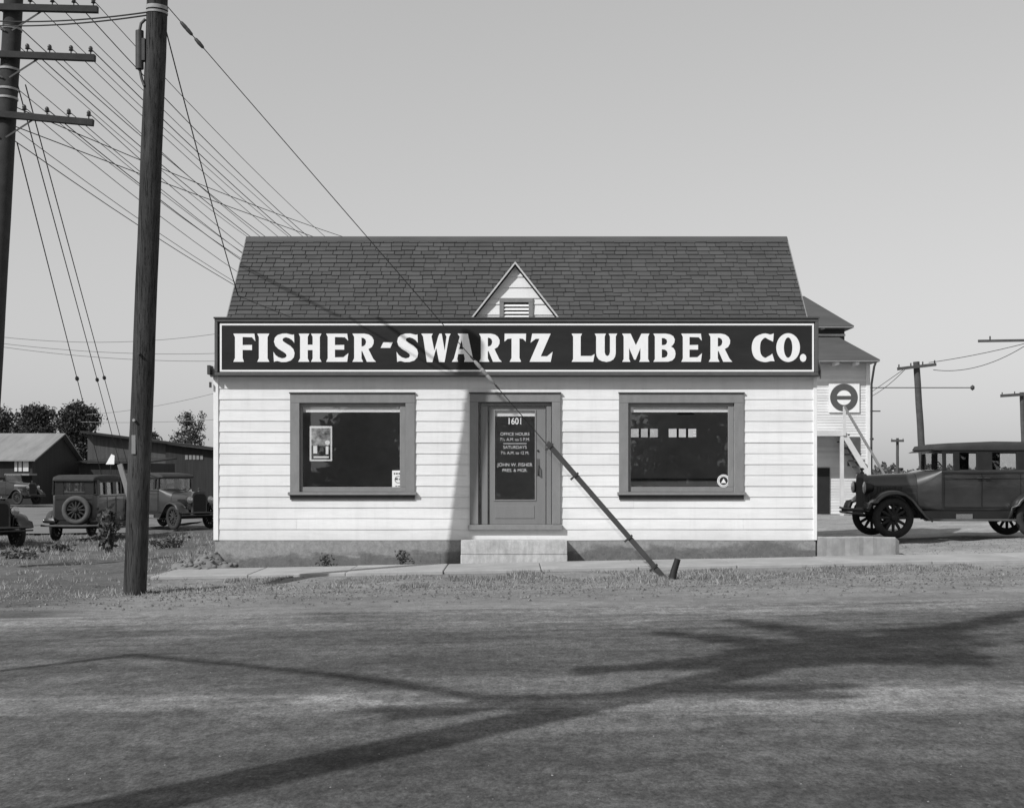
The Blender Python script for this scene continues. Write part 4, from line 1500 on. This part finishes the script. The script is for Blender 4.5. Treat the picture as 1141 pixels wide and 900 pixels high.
ex1 = PX(982, DR - .75)
hip(bx0 - .5, ex1, DR - .65, DR + 9.6, rz_(403.5) + .02, rz_(374.5), 1.0, 'lower_roof', M['far_roof'], hall)
ux1 = PX(941, DR + .9)
mb = MB()
zz = PZ(378, DR + .9)
mb.box(bx0, ux1, DR + .9, DR + 8, PZ(385, DR + .9), PZ(358, DR + .9)); mb.build('upper_wall', M['far_roof'], hall)
mb = MB(); mb.box(bx0, ux1 + .02, DR + .86, DR + .897, PZ(374.5, DR + .9), PZ(372.2, DR + .9)); mb.build('upper_sill', M['white_paint'], hall)
hip(bx0 - .5, PX(952, DR + .4), DR + .4, DR + 8.5, PZ(363, DR + .4), PZ(330, DR + 1.7), 1.28, 'upper_roof', M['far_roof'], hall)
for px in (893, 907, 928.5, 950.5):
    mb = MB(); xx = rx_(px); mb.box(xx - .05, xx + .05, DR - .55, DR - .02, rz_(407.5), rz_(404.2)); mb.build('rafter_tail', M['white_paint'], hall)
for px in (900, 922):
    mb = MB(); xx = rx_(px); mb.box(xx - .05, xx + .05, DR + .5, DR + .9, PZ(366.5, DR + .6), PZ(363.4, DR + .6)); mb.build('rafter_tail', M['white_paint'], hall)
# downpipe
mb = MB(); mb.tube([(ex1 - .12, DR - .6, rz_(405)), (ex1 - .16, DR - .55, rz_(410)), (bx1 + .05, DR - .08, rz_(428)), (bx1 + .05, DR - .06, rz_(500)), (bx1 + .05, DR - .06, .3)], .035, 8); mb.build('downpipe', M['dark_trim'], hall)
mb = MB(); mb.tube([(bx1, DR, rz_(458)), (PX(981, DR), DR, rz_(458))], .02, 6); mb.tube([(bx1, DR, rz_(489)), (PX(973, DR), DR - .05, rz_(489))], .035, 6); mb.build('wall_bracket', M['iron'], hall)
mb = MB(); mb.tube([(bx1 + .02, DR - .05, rz_(432)), (PX(1083, DR), DR - .05, rz_(432))], .016, 6)
rod = mb.build('outrigger_rod', M['iron'], hall)
mb = MB(); mb.blob((PX(1083, DR), DR - .05, rz_(432)), (.07, .07, .09), 2, 1, .1); mb.build('knob', M['iron'], rod)
# stair up to a landing behind the office
sy0, sy1 = DR - 1.15, DR - .06
lz = rz_(481)
mb = MB(); mb.box(5.7, rx_(930), sy0, sy1, lz - .16, lz)
land = mb.build('landing', M['pale_wood'], hall)
mb = MB(); mb.box(rx_(928) - .05, rx_(928) + .05, sy0 + .01, sy0 + .11, .2, lz - .16); mb.build('landing_post', M['pale_wood'], land)
p0 = Vector((rx_(930), 0, lz - .05)); p1 = Vector((rx_(984), 0, .25))
mb = MB()
for y in (sy0, sy1 - .06):
    mb.hexa([p0 + Vector((0, y, -.22)), p0 + Vector((0, y + .05, -.22)), p1 + Vector((0, y + .05, -.22)), p1 + Vector((0, y, -.22)),
             p0 + Vector((0, y, .10)), p0 + Vector((0, y + .05, .10)), p1 + Vector((0, y + .05, .10)), p1 + Vector((0, y, .10))])
stair = mb.build('stair', M['pale_wood'], hall)
mb = MB()
nst = 13
for i in range(nst):
    q = p0.lerp(p1, (i + .5) / nst)
    mb.box(q.x - .13, q.x + .13, sy0 + .052, sy1 - .064, q.z - .0, q.z + .04)
mb.build('tread', M['sign_frame'], stair)
mb = MB()
for f, hh in ((0.0, .78), (.5, .75), (.93, .72)):
    q = p0.lerp(p1, f)
    mb.box(q.x - .04, q.x + .04, sy0 - .05, sy0 - .003, q.z - .1, q.z + hh)
mb.build('baluster', M['pale_wood'], stair)
mb = MB(); mb.bar(p0 + Vector((0, sy0 - .03, .77)), p0.lerp(p1, .95) + Vector((0, sy0 - .03, .72)), .05, .07)
mb.build('handrail', M['trim_grey'], stair)
mb = MB(); mb.box(rx_(944), rx_(958), DR - .045, DR - .022, rz_(519), rz_(487)); mb.build('upper_door', M['sign_frame'], hall)
mb = MB(); mb.box(5.7, rx_(924), DR - .06, DR - .022, .1, rz_(521)); mb.build('landing_shade_panel', M['plain_dark'], hall)  # dark panel standing in for the shadow and dark area below the landing
# round sign on a white square
mb = MB(); mb.box(rx_(923), rx_(957), DR - .07, DR - .03, rz_(459.5), rz_(427))
sg = mb.build('round_emblem_sign', M['white_paint']); tag(sg, 'white square sign with dark ring and bar on the pale building', 'sign')
cxs, czs = rx_(939.7), rz_(443)
mb = MB(); ring2d(mb, cxs, czs, DR - .076, 8.2 / R_S, 15.4 / R_S, 40, .005); mb.build('ring', M['sign_ring'], sg)
mb = MB(); mb.box(cxs - 8.3 / R_S, cxs + 8.3 / R_S, DR - .0765, DR - .071, czs - 2.3 / R_S, czs + 1.9 / R_S); mb.build('bar', M['sign_ring'], sg)
# concrete block step at the lot's front edge
mb = MB()
rk = random.Random(21)
rings = []
for k in range(19):
    x = 5.19 + 1.40 * k / 18
    e = (.10 if k == 18 else 0) + rk.uniform(-.008, .008)
    f_ = 21.95 + rk.uniform(-.008, .012) + (.06 if k == 18 else 0)
    zt = .455 - .015 * max(0, k - 12) / 6 + rk.uniform(-.006, .006) - e * .5
    rings.append([Vector((x, f_, -.1)), Vector((x, f_, zt - .02)), Vector((x, f_ + .025, zt)), Vector((x - e, 23.4, zt - .06)), Vector((x - e, 23.4, -.1))])
mb.loft(rings, smooth=False)
tag(mb.build('concrete_block', M['block_concrete']), 'low concrete block at the office right corner', 'concrete block')

# ------------------------------------------------------------------ poles at right
DP = 48.0
p_a = P(1030, 508, DP); p_a.z = 0
po1 = utility_pole((PX(1031.5, DP), DP, 0), P(1021, 403, DP), .135, .115, 'utility_pole', 'leaning pole with one crossarm behind the right car roof', M['pole_grey'])
def arm_(o, a, b, w, npin):
    mb = MB(); mb.bar(a, b, w, w * 1.2)
    ar = mb.build('crossarm', M['pole_grey'], o)
    for k in range(npin):
        q = Vector(a).lerp(Vector(b), (k + .12) / (npin - .76))
        mb = MB(); mb.tube([q, q + Vector((0, 0, .16))], .025, 6); mb.build('insulator', M['ceramic'], ar)
arm_(po1, P(1000, 411, DP - .2), P(1043, 406, DP - .2), .09, 4)
DQ = 85.0
po2 = utility_pole((PX(1000, DQ), DQ, 0), P(1000, 488, DQ), .10, .09, 'utility_pole', 'small distant pole with three pins left of the right car', M['pole_grey'])
arm_(po2, P(993, 491, DQ - .2), P(1007, 491, DQ - .2), .12, 3)
DT = 60.0
po3 = utility_pole((PX(1143, DT), DT, 0), P(1138.5, 437, DT), .12, .10, 'utility_pole', 'pole rising at the right photo edge above the car roof', M['pole_grey'])
arm_(po3, P(1115, 441, DT - .2), P(1160, 438, DT - .2), .11, 4)
DU = 44.0
po4 = utility_pole((PX(1158, DU), DU, 0), P(1158, 366, DU), .15, .13, 'utility_pole', 'pole outside the right edge whose long crossarm reaches into view', M['pole_grey'])
arm_(po4, P(1090, 380, DU - .2), P(1226, 378, DU - .2), .07, 2)
for j, (a, b, s) in enumerate((((1035, 404, DP), (1141, 383, 44), .05), ((1012, 408, DP), (972, 436, 60), .0), ((1010, 410, DP), (970, 442, 60), .1), ((1040, 412, DP), (1141, 386, 44), .3))):
    cable('power_line', P(*a), P(*b), s, .012, 'thin line strung from the leaning pole behind the right car', 'wire', 'lines on the leaning right pole')

# ------------------------------------------------------------------ left background
DBn = 79.0
bxr = PX(36, DBn)
BNz = -.5
barn = empty('shed', (0, 0, 0), 0, 'old shed with pale sloping roof and dark shaded gable', 'shed')
y0, y1 = DBn, 88.9
ym = 84.0
ze0, zap = PZ(511, DBn), PZ(484, ym)
mb = MB()
x0b = -46.0
mb.box(x0b, bxr, y0, y0 + .1, BNz, ze0)
mb.raw([(bxr, y0 + .1, BNz), (bxr, y1, BNz), (bxr, y1, ze0 - .7), (bxr, ym, zap - .05), (bxr, y0 + .1, ze0)], [(0, 1, 2, 3, 4)])
mb.box(x0b, bxr - .01, y1 - .1, y1, BNz, ze0 - .7)
mb.build('wall', M['dark_boards'], barn)
mb = MB()
mb.hexa([(x0b, y0 - .4, ze0 - .15), (bxr + .3, y0 - .4, ze0 - .15), (bxr + .3, ym, zap), (x0b, ym, zap), (x0b, y0 - .4, ze0 - .07), (bxr + .3, y0 - .4, ze0 - .07), (bxr + .3, ym, zap + .08), (x0b, ym, zap + .08)])
mb.hexa([(x0b, ym + .001, zap), (bxr + .3, ym + .001, zap), (bxr + .3, y1 + .4, ze0 - .9), (x0b, y1 + .4, ze0 - .9), (x0b, ym + .001, zap + .08), (bxr + .3, ym + .001, zap + .08), (bxr + .3, y1 + .4, ze0 - .82), (x0b, y1 + .4, ze0 - .82)])
mb.build('roof', M['metal_roof'], barn)
for a, b in ((16.5, 19.5), (21, 24.5), (26, 32)):
    mb = MB(); mb.box(PX(a, DBn), PX(b, DBn), y0 - .06, y0 - .003, PZ(525, DBn), PZ(513.5, DBn)); mb.build('window', M['pale_wood'], barn)
mb = MB(); mb.box(PX(15, DBn), PX(42, DBn), y0 - 1.4, y0 - .1, PZ(529.5, DBn), PZ(527.5, DBn)); mb.build('awning', M['trim_grey'], barn)

DWh = 95.0
wh = empty('warehouse', (0, 0, 0), 0, 'long dark board warehouse with a roof line sloping down rightwards', 'warehouse')
xa, xm, xb = PX(97.5, DWh), PX(185, DWh), PX(252, DWh)
za, zm, zb_ = PZ(482, DWh), PZ(493.5, DWh), PZ(501.5, DWh)
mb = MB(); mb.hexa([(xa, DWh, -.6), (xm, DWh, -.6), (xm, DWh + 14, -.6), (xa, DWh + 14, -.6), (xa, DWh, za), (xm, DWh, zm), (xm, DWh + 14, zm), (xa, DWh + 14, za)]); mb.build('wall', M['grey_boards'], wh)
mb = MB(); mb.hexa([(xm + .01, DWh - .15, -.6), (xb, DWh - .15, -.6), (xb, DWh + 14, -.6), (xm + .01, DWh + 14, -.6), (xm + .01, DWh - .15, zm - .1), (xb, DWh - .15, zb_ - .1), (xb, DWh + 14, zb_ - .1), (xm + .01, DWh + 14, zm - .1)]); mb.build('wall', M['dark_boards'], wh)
mb = MB(); mb.bar((xa - .3, DWh - .3, za + .05), (xb + .2, DWh - .3, zb_ + .0), 1.0, .16); mb.build('roof_edge', M['plain_dark'], wh)
for k in range(5):
    mb = MB(); q = PX(207 + k * 4.2, DWh); mb.box(q, q + .2, DWh - .2, DWh - .155, PZ(512, DWh), PZ(507, DWh)); mb.build('window', M['trim_grey'], wh)
mb = MB(); mb.box(PX(165, DWh - 1), PX(184, DWh - 1), DWh - 1.1, DWh - .2, PZ(531, DWh - 1), PZ(519, DWh - 1)); mb.build('loading_panel', M['pale_wood'], wh)
DLo = 84.0
mb = MB(); mb.box(PX(88, DLo), PX(168, DLo), DLo, DLo + 6, -.6, PZ(516, DLo))
lo_ = mb.build('lean_to', M['dark_boards']); tag(lo_, 'low dark lean-to between the pale roofed shed and the warehouse', 'shed')
mb = MB(); mb.hexa([(PX(87, DLo), DLo - .4, PZ(515.5, DLo)), (PX(169, DLo), DLo - .4, PZ(515.5, DLo)), (PX(169, DLo), DLo + 6.3, PZ(510.5, DLo)), (PX(87, DLo), DLo + 6.3, PZ(510.5, DLo)),
                    (PX(87, DLo), DLo - .4, PZ(514, DLo)), (PX(169, DLo), DLo - .4, PZ(514, DLo)), (PX(169, DLo), DLo + 6.3, PZ(509, DLo)), (PX(87, DLo), DLo + 6.3, PZ(509, DLo))]); mb.build('roof', M['plain_dark'], lo_)
mb = MB(); c = P(123, 512, 70)
mb.raw([c + Vector((-.25, 0, -.25)), c + Vector((.2, 0, -.25)), c + Vector((.22, 0, .22)), c + Vector((.05, 0, .3)), c + Vector((-.25, .05, -.25)), c + Vector((.2, .05, -.25)), c + Vector((.22, .05, .22)), c + Vector((.05, .05, .3))],
       [(0, 1, 2, 3), (7, 6, 5, 4), (0, 4, 5, 1), (1, 5, 6, 2), (2, 6, 7, 3), (3, 7, 4, 0)])
pb = mb.build('paddle_board', M['white_paint']); tag(pb, 'small white pointed board on a stick above the parked cars', 'board')
mb = MB(); mb.tube([c + Vector((0, .08, -2.4)), c + Vector((0, .08, .1))], .03, 6); mb.build('stick', M['plain_dark'], pb)
a, b = P(133.5, 517, 31), P(146, 560, 31)
mb = MB(); mb.bar(b + (b - a) * .9, a, .11, .09, (0, 1, 0))
tag(mb.build('leaning_plank', M['trim_grey']), 'pale plank leaning beside the rear-view sedan', 'plank')

# ------------------------------------------------------------------ trees
def tree(name, base, crown, label, cat='tree', n=1500, leaf=.2, m=None, group=None, trunk_r=.25, gaps=.35, seed=1):
    """base point, crown = list of ellipsoid lobes (centre, radii); leaves spread near lobe shells"""
    rnd = random.Random(seed)
    root = empty(name, base, 0, label, cat, group)
    bpt = Vector(base)
    mb = MB()
    cz = sum((Vector(c) for c, r in crown), Vector()) / len(crown)
    loc = lambda p: Vector(p) - bpt
    stem = [Vector((0, 0, -.3)), Vector((.05, 0, (cz - bpt).z * .35)), loc(cz) * .8]
    mb.tube(stem, [trunk_r, trunk_r * .8, trunk_r * .45], 9)
    for c, r in crown:
        mb.tube([stem[1].lerp(stem[2], rnd.uniform(.1, .9)), (stem[2] + loc(c)) / 2 + Vector((0, 0, -.1)), loc(c)], [trunk_r * .45, trunk_r * .3, trunk_r * .1], 6)
    mb.build('trunk', M['bark'], root)
    mb = MB()
    tot = sum(r[0] * r[2] for c, r in crown)
    for c, r in crown:
        cnt = int(n * r[0] * r[2] / tot)
        cl = max(5, cnt // 26)
        for q in range(cl):
            while True:
                d = Vector((rnd.gauss(0, 1), rnd.gauss(0, 1), rnd.gauss(0, 1))).normalized()
                rad = rnd.uniform(.45, 1.0) ** .5
                if mnoise.noise(d * 2.1 + Vector((seed, q * .01, 0))) > -gaps: break
            cc = loc(c) + Vector((d.x * r[0], d.y * r[1], d.z * r[2])) * rad
            for k in range(26):
                p = cc + Vector((rnd.gauss(0, 1), rnd.gauss(0, 1), rnd.gauss(0, .8))) * leaf * 1.5
                u = Vector((rnd.gauss(0, 1), rnd.gauss(0, 1), rnd.gauss(0, 1))).normalized()
                w = u.cross(Vector((rnd.gauss(0, 1), rnd.gauss(0, 1), rnd.gauss(0, 1)))).normalized()
                s = leaf * rnd.uniform(.5, 1.1)
                mb.face([p - u * s, p + w * s * .45, p + u * s, p - w * s * .45])
    mb.build('crown', m or M['leaf_dark'], root, recalc=False)
    return root


def lobes(lst, D, dy=1.0):
    out = []
    for px, py, rx, rz in lst:
        k = D / FPX
        out.append((P(px, py, D), (rx * k, max(rx * k * dy, .8), rz * k)))
    return out


D1 = 118
tree('broad_tree', (PX(38, D1), D1, -.5), lobes([(28, 472, 13, 16), (40, 463, 12, 12), (52, 468, 8, 13), (38, 480, 22, 12)], D1), 'broad dark tree rising behind the pale shed roof', n=7000, leaf=.17, seed=3)
tree('dense_tree', (PX(88, 104), 104, -.5), lobes([(85, 460, 15, 11), (78, 475, 13, 16), (96, 470, 12, 14), (84, 500, 17, 24), (102, 462, 5, 6)], 104), 'dense dark tree between the pale shed and the warehouse', n=9000, leaf=.16, seed=5)
tree('ragged_tree', (PX(213, 135), 135, -.5), lobes([(206, 468, 7, 8), (211, 480, 8, 16), (222, 482, 5, 13), (199, 488, 7, 8), (225, 468, 2.5, 8), (213, 495, 14, 8)], 135), 'ragged open tree above the warehouse roof near the office', n=3600, leaf=.14, gaps=.1, seed=8)
tree('edge_tree', (PX(2, 112), 112, -.5), lobes([(2, 468, 8, 12), (-6, 478, 10, 16), (7, 478, 5, 6)], 112), 'tree cut by the left photo edge beside the crossarm pole', n=3000, leaf=.17, seed=11)
tree('small_tree', (PX(167, 128), 128, -.5), lobes([(167, 487, 5, 6), (172, 491, 4, 5)], 128), 'small tree top just right of the nearest pole', n=900, leaf=.17, seed=13)
# far tree line on the horizon at right, one mass
mb = MB()
rnd = random.Random(4)
for k in range(9000):
    px = rnd.uniform(930, 1300) if k % 3 else rnd.uniform(-200, 300)
    D = rnd.uniform(230, 300)
    h_ = 2.6 + 1.8 * mnoise.noise(Vector((px * .035, 2, 0))) + 1.6 * mnoise.noise(Vector((px * .16, 7, 0)))
    z = rnd.uniform(-1, max(h_, 1.0))
    p = Vector((PX(px, D), D, z))
    u = Vector((rnd.gauss(0, 1), rnd.gauss(0, 1), rnd.gauss(0, 1))).normalized(); w = u.cross(Vector((rnd.gauss(0, 1), 1, rnd.gauss(0, 1)))).normalized()
    s = rnd.uniform(.25, .55)
    mb.face([p - u * s, p + w * s * .6, p + u * s, p - w * s * .6])
tag(mb.build('distant_trees', M['leaf_mid'], recalc=False), 'low distant tree line along the horizon', 'trees', kind='stuff')

# the tall tree across the street whose shadow lies on the road (beside the camera, out of frame)
TB = Vector((-7.0, 1.0, -.2))


def ground_pt(px, py):
    z = 0.0
    for _ in range(6):
        d = (EYE - z) * FPX / (py - HY)
        x = PX(px, d); z = gz(x, d)
    return Vector((x, d, z))


def lift(px, py, z):
    g = ground_pt(px, py)
    return g + SUNV * ((z - g.z) / SUNV.z)


big = empty('street_tree', TB, 0, 'tall tree beside the camera that throws the long shadow over the road', 'tree')
mb = MB()
def trunk_at(z):
    return Vector((-7.0 + .05 * math.sin(z * .6), 1.0 + .06 * math.cos(z * .5), z))
zs = [-.2, 2, 4, 6, 8, 10, 12, 14, 16.5]
mb.tube([trunk_at(z) - TB for z in zs], [.30, .27, .25, .23, .22, .21, .19, .16, .09], 12)
segs = [((975, 712), (640, 752), 10.8), ((960, 715), (812, 690), 11.2), ((900, 735), (1062, 738), 11.0), ((800, 765), (570, 787), 9.6), ((1000, 705), (1130, 692), 12.4), ((880, 740), (650, 746), 10.2),
        ((700, 775), (945, 763), 9.4), ((760, 770), (945, 777), 9.8), ((950, 715), (1050, 745), 11.3), ((640, 782), (405, 792), 9.0), ((625, 778), (440, 800), 8.7), ((900, 722), (740, 705), 10.9), ((1020, 705), (1100, 745), 11.6), ((620, 790), (150, 730), 8.0), ((150, 730), (0, 748), 7.9), ((620, 792), (900, 700), 8.4)]
leafpts = []
for (a, b, z) in segs[:-1]:
    A, B = lift(a[0], a[1], z), lift(b[0], b[1], z + .1)
    ta = trunk_at(z - .4)
    thin = b in ((150, 730), (0, 748))
    if not thin:
        mb.tube([ta - TB, A.lerp(B, .3) - TB, B - TB], [.10, .07, .03], 7)
        for k in range(24):
            f = random.betavariate(1.2, 1.3)
            leafpts.append((A.lerp(B, f), .085 * (1.3 - f)))
    else:
        mb.tube([A - TB, A.lerp(B, .5) + Vector((0, 0, .15)) - TB, B - TB], [.085, .07, .055], 7)
mb.build('trunk', M['bark'], big)
for k in range(9):
    z = random.uniform(10.5, 11.8)
    leafpts.append((trunk_at(z) + Vector((random.gauss(0, .45), random.gauss(0, .22), 0)), .15))
mb = MB()
for c, s0 in leafpts:
    for k in range(26):
        p = c + Vector((random.gauss(0, 1), random.gauss(0, .4), random.gauss(0, .35))) * s0 * 1.6 - TB
        u = Vector((random.gauss(0, 1), random.gauss(0, .5), random.gauss(0, .5))).normalized(); w = u.cross(Vector((random.gauss(0, 1), random.gauss(0, 1), 1))).normalized()
        s = random.uniform(.07, .15)
        mb.face([p - u * s, p + w * s * .4, p + u * s, p - w * s * .4])
mb.build('crown', M['leaf_dark'], big, recalc=False)
# yard trees across the street, seen only as dark reflections in the panes
for k, (x, y, r, h_, lab) in enumerate(((7.5, -16, 4.8, 6.5, 'wide dark tree across the street mirrored in the right window'), (-1.0, -15, 2.6, 5.0, 'round dark tree across the street mirrored in the door glass'),
                                        (-6.6, -15.5, 1.25, 5.2, 'narrow dark tree across the street mirrored in the left window'))):
    cr = [((x + random.uniform(-.5, .5) * r, y + random.uniform(-.3, .3) * r, h_ * f), (r * w_, r * .6, h_ * .28)) for f, w_ in ((.25, .9), (.5, 1.0), (.75, .8))]
    tree('yard_tree', (x, y, -.1), cr, lab, n=2600, leaf=.34, seed=20 + k, gaps=.6)
for k, (x, lab) in enumerate(((-34, 'far left tree of the unseen row added to block low sky'), (-23, 'second tree of the unseen row added to block low sky'), (0.5, 'middle tree of the unseen row added to block low sky'),
                              (11, 'fourth tree of the unseen row added to block low sky'), (22, 'fifth tree of the unseen row added to block low sky'), (33, 'far right tree of the unseen row added to block low sky'))):
    cr = [((x + random.uniform(-1.5, 1.5), -27 + random.uniform(-2, 2), f), (w_, 3.0, 3.6)) for f, w_ in ((3.5, 4.6), (7.0, 5.6), (10.5, 5.0), (13, 3.0))]
    tree('sky_block_tree', (x, -27, -.1), cr, lab, n=2600, leaf=.5, seed=40 + k, gaps=.5)  # unseen tree row, added to cut the sky light reaching the office wall
mb = MB()
for k in range(5000):
    p = Vector((random.uniform(-30, 30), random.uniform(-19, -17), random.uniform(-.2, 1.7) ))
    u = Vector((random.gauss(0, 1), random.gauss(0, 1), random.gauss(0, 1))).normalized(); w = u.cross(Vector((0.3, 1, .2))).normalized()
    s = random.uniform(.15, .3)
    mb.face([p - u * s, p + w * s * .6, p + u * s, p - w * s * .6])
tag(mb.build('hedge', M['leaf_dark'], recalc=False), 'long low hedge across the street mirrored in the panes', 'hedge')


# ------------------------------------------------------------------ small things on the ground
def weed(name, base, h_, n, spread, label, m=None, leaf=.06, seed=1):
    rnd = random.Random(seed)
    root = empty(name, base, 0, label, 'shrub')
    mb, lf = MB(), MB()
    for k in range(n):
        a = rnd.uniform(0, 2 * PI)
        tip = Vector((math.cos(a) * spread * rnd.random(), math.sin(a) * spread * rnd.random(), h_ * rnd.uniform(.5, 1)))
        mb.tube([Vector((tip.x * .2, tip.y * .2, -.05)), tip * .55, tip], [.012, .009, .004], 5)
        for j in range(16):
            p = tip * rnd.uniform(.25, 1.05) + Vector((rnd.gauss(0, .06), rnd.gauss(0, .06), rnd.gauss(0, .05)))
            u = Vector((rnd.gauss(0, 1), rnd.gauss(0, 1), rnd.gauss(.3, 1))).normalized(); w = u.cross(Vector((rnd.gauss(0, 1), 1, .3))).normalized()
            s = leaf * rnd.uniform(.6, 1.3)
            lf.face([p - u * s, p + w * s * .5, p + u * s, p - w * s * .5])
    mb.build('stem', M['bark'], root); lf.build('foliage', m or M['weed'], root, recalc=False)
    return root


def gpos(x, y): return (x, y, ground_h(x, y))


weed('leafy_shrub', gpos(PX(121, 30), 30), 1.15, 26, .36, 'leafy shrub standing just left of the nearest pole', seed=3, leaf=.075)
weed('low_weed', gpos(PX(62, 30.5), 30.5), .22, 9, .6, 'low weeds below the spare wheel of the rear-view sedan', seed=4)
weed('low_weed', gpos(PX(190, 31), 31), .26, 11, .9, 'low weeds between the nearest pole and the office corner', seed=5)
weed('low_weed', gpos(PX(30, 28), 28), .18, 9, .7, 'low weeds beside the half seen car at left edge', seed=6)
for i, (px, d, h_, lab) in enumerate(((362, 21.78, .16, 'small weed against the foundation below the left window'), (448, 21.75, .26, 'twiggy weed against the foundation left of the doorstep'))):
    weed('small_weed', (PX(px, d), d, gz(PX(px, d), d) + .03), h_, 7, .12, lab, seed=30 + i, leaf=.025)
# dirt mound at the office's left corner
mb = MB()
cx_, cy_ = PX(226, 21.9), 21.95
nx_, ny_ = 30, 20
vs, fs = [], []
for j in range(ny_ + 1):
    for i in range(nx_ + 1):
        u, v = i / nx_ * 2 - 1, j / ny_ * 2 - 1
        x, y = cx_ + u * .62, cy_ + v * .5
        k = max(0, 1 - (u * u + v * v)) ** .7
        vs.append((x, y, ground_h(x, y) - .03 + .24 * k * (1 + .5 * mnoise.noise(Vector((x * 4, y * 4, 0)))) + .14 * k * mnoise.noise(Vector((x * 9, y * 9, 2)))))
for j in range(ny_):
    for i in range(nx_):
        a = j * (nx_ + 1) + i
        fs.append((a, a + 1, a + nx_ + 2, a + nx_ + 1))
mb.raw(vs, fs, True)
rq = random.Random(12)
for k in range(150):
    v_ = vs[rq.randrange(len(vs))]
    r_ = rq.uniform(.015, .05)
    mb.blob((v_[0], v_[1], v_[2] + r_ * .2), (r_ * rq.uniform(.8, 1.5), r_, r_ * .8), k, 1, .5)
tag(mb.build('dirt_mound', M['rubble'], recalc=False), 'heap of rubble and dirt at the office left corner', 'rubble heap')
# gravel and dry grass, uncountable
rnd = random.Random(9)
mb = MB()
def pebble(x, y, r):
    z = ground_h(x, y) if y > 16.8 else gz(x, y) + .006
    q = [Vector((rnd.uniform(.6, 1.2) * r * math.cos(a), rnd.uniform(.6, 1.2) * r * math.sin(a), 0)) for a in (0.3, 1.6, 2.8, 4.0, 5.2)]
    c = Vector((x, y, z)); top = c + Vector((rnd.gauss(0, .2) * r, rnd.gauss(0, .2) * r, r * .7))
    b = [c + v for v in q]
    n = len(b)
    for i in range(n):
        mb.face([b[i], b[(i + 1) % n], top])
for k in range(9000):
    x = rnd.uniform(-8.5, 8.5)
    y = rnd.triangular(15.2, 20.0, 18.6)
    pebble(x, y, rnd.choice((.008, .012, .018, .018, .028)))
for k in range(900):
    x = rnd.uniform(-5, 5); y = rnd.uniform(5.8, 15)
    if abs(x) < y * .42: pebble(x, y, rnd.choice((.004, .006, .006, .009)))
for k in range(1500):
    pebble(rnd.uniform(5.4, 12), rnd.uniform(21.7, 25), rnd.choice((.01, .015, .02)))
tag(mb.build('gravel', M['stone'], recalc=False), 'scattered gravel along the road edge', 'gravel', kind='stuff')
mb = MB()
def tuft(x, y, h_, n):
    z = ground_h(x, y) - .01
    for j in range(n):
        a = rnd.uniform(0, 2 * PI); l = h_ * rnd.uniform(.5, 1.1)
        bx, by = x + rnd.gauss(0, .03), y + rnd.gauss(0, .03)
        w = .005 + .004 * rnd.random()
        tx, tyy = bx + math.cos(a) * l * .6, by + math.sin(a) * l * .6
        mb.face([(bx - w, by, z), (bx + w, by, z), (tx, tyy, z + l)])
cnt = 0
while cnt < 3600:
    x, y = rnd.uniform(-16, -4.6), rnd.uniform(17.2, 40)
    if x > -5.4 and y > 20: continue
    if -13 < x < -9 and y > 41: continue
    if mnoise.noise(Vector((x * .7, y * .7, 5))) < -.05: continue
    tuft(x, y, .05 + .06 * rnd.random() + (.06 if y > 25 else 0), 4); cnt += 1
cnt = 0
while cnt < 3000:
    x, y = rnd.uniform(-6, 7), rnd.triangular(17.6, 20.05, 19.9)
    if mnoise.noise(Vector((x * .9, y * 1.3, 1))) < 0.02: continue
    tuft(x, y, .03 + .035 * rnd.random() + (.05 if mnoise.noise(Vector((x * .5, y * .8, 4))) > .28 else 0), 5); cnt += 1
for k in range(500):
    x = rnd.uniform(-5.0, 5.2)
    if -.9 < x < 1.0: continue
    tuft(x, rnd.uniform(21.66, 21.93), .03 + .05 * rnd.random(), 4)
tag(mb.build('dry_grass', M['dry_grass'], recalc=False), 'short dry grass over the yard and road verge', 'grass', kind='stuff')

# far wires over the left background
for j, (a, b, s) in enumerate((((-40, 370, 60), (260, 369, 62), .5), ((-40, 377, 60), (260, 393, 62), .3), ((-40, 380, 60), (260, 402, 62), .3), ((95, 462, 70), (262, 432, 60), .2), ((90, 470, 70), (262, 466, 66), .1))):
    cable('far_line', P(*a), P(*b), s, .013, 'faint wire crossing the sky behind the nearest pole', 'wire', 'faint wires behind the poles', M['trim_grey'])
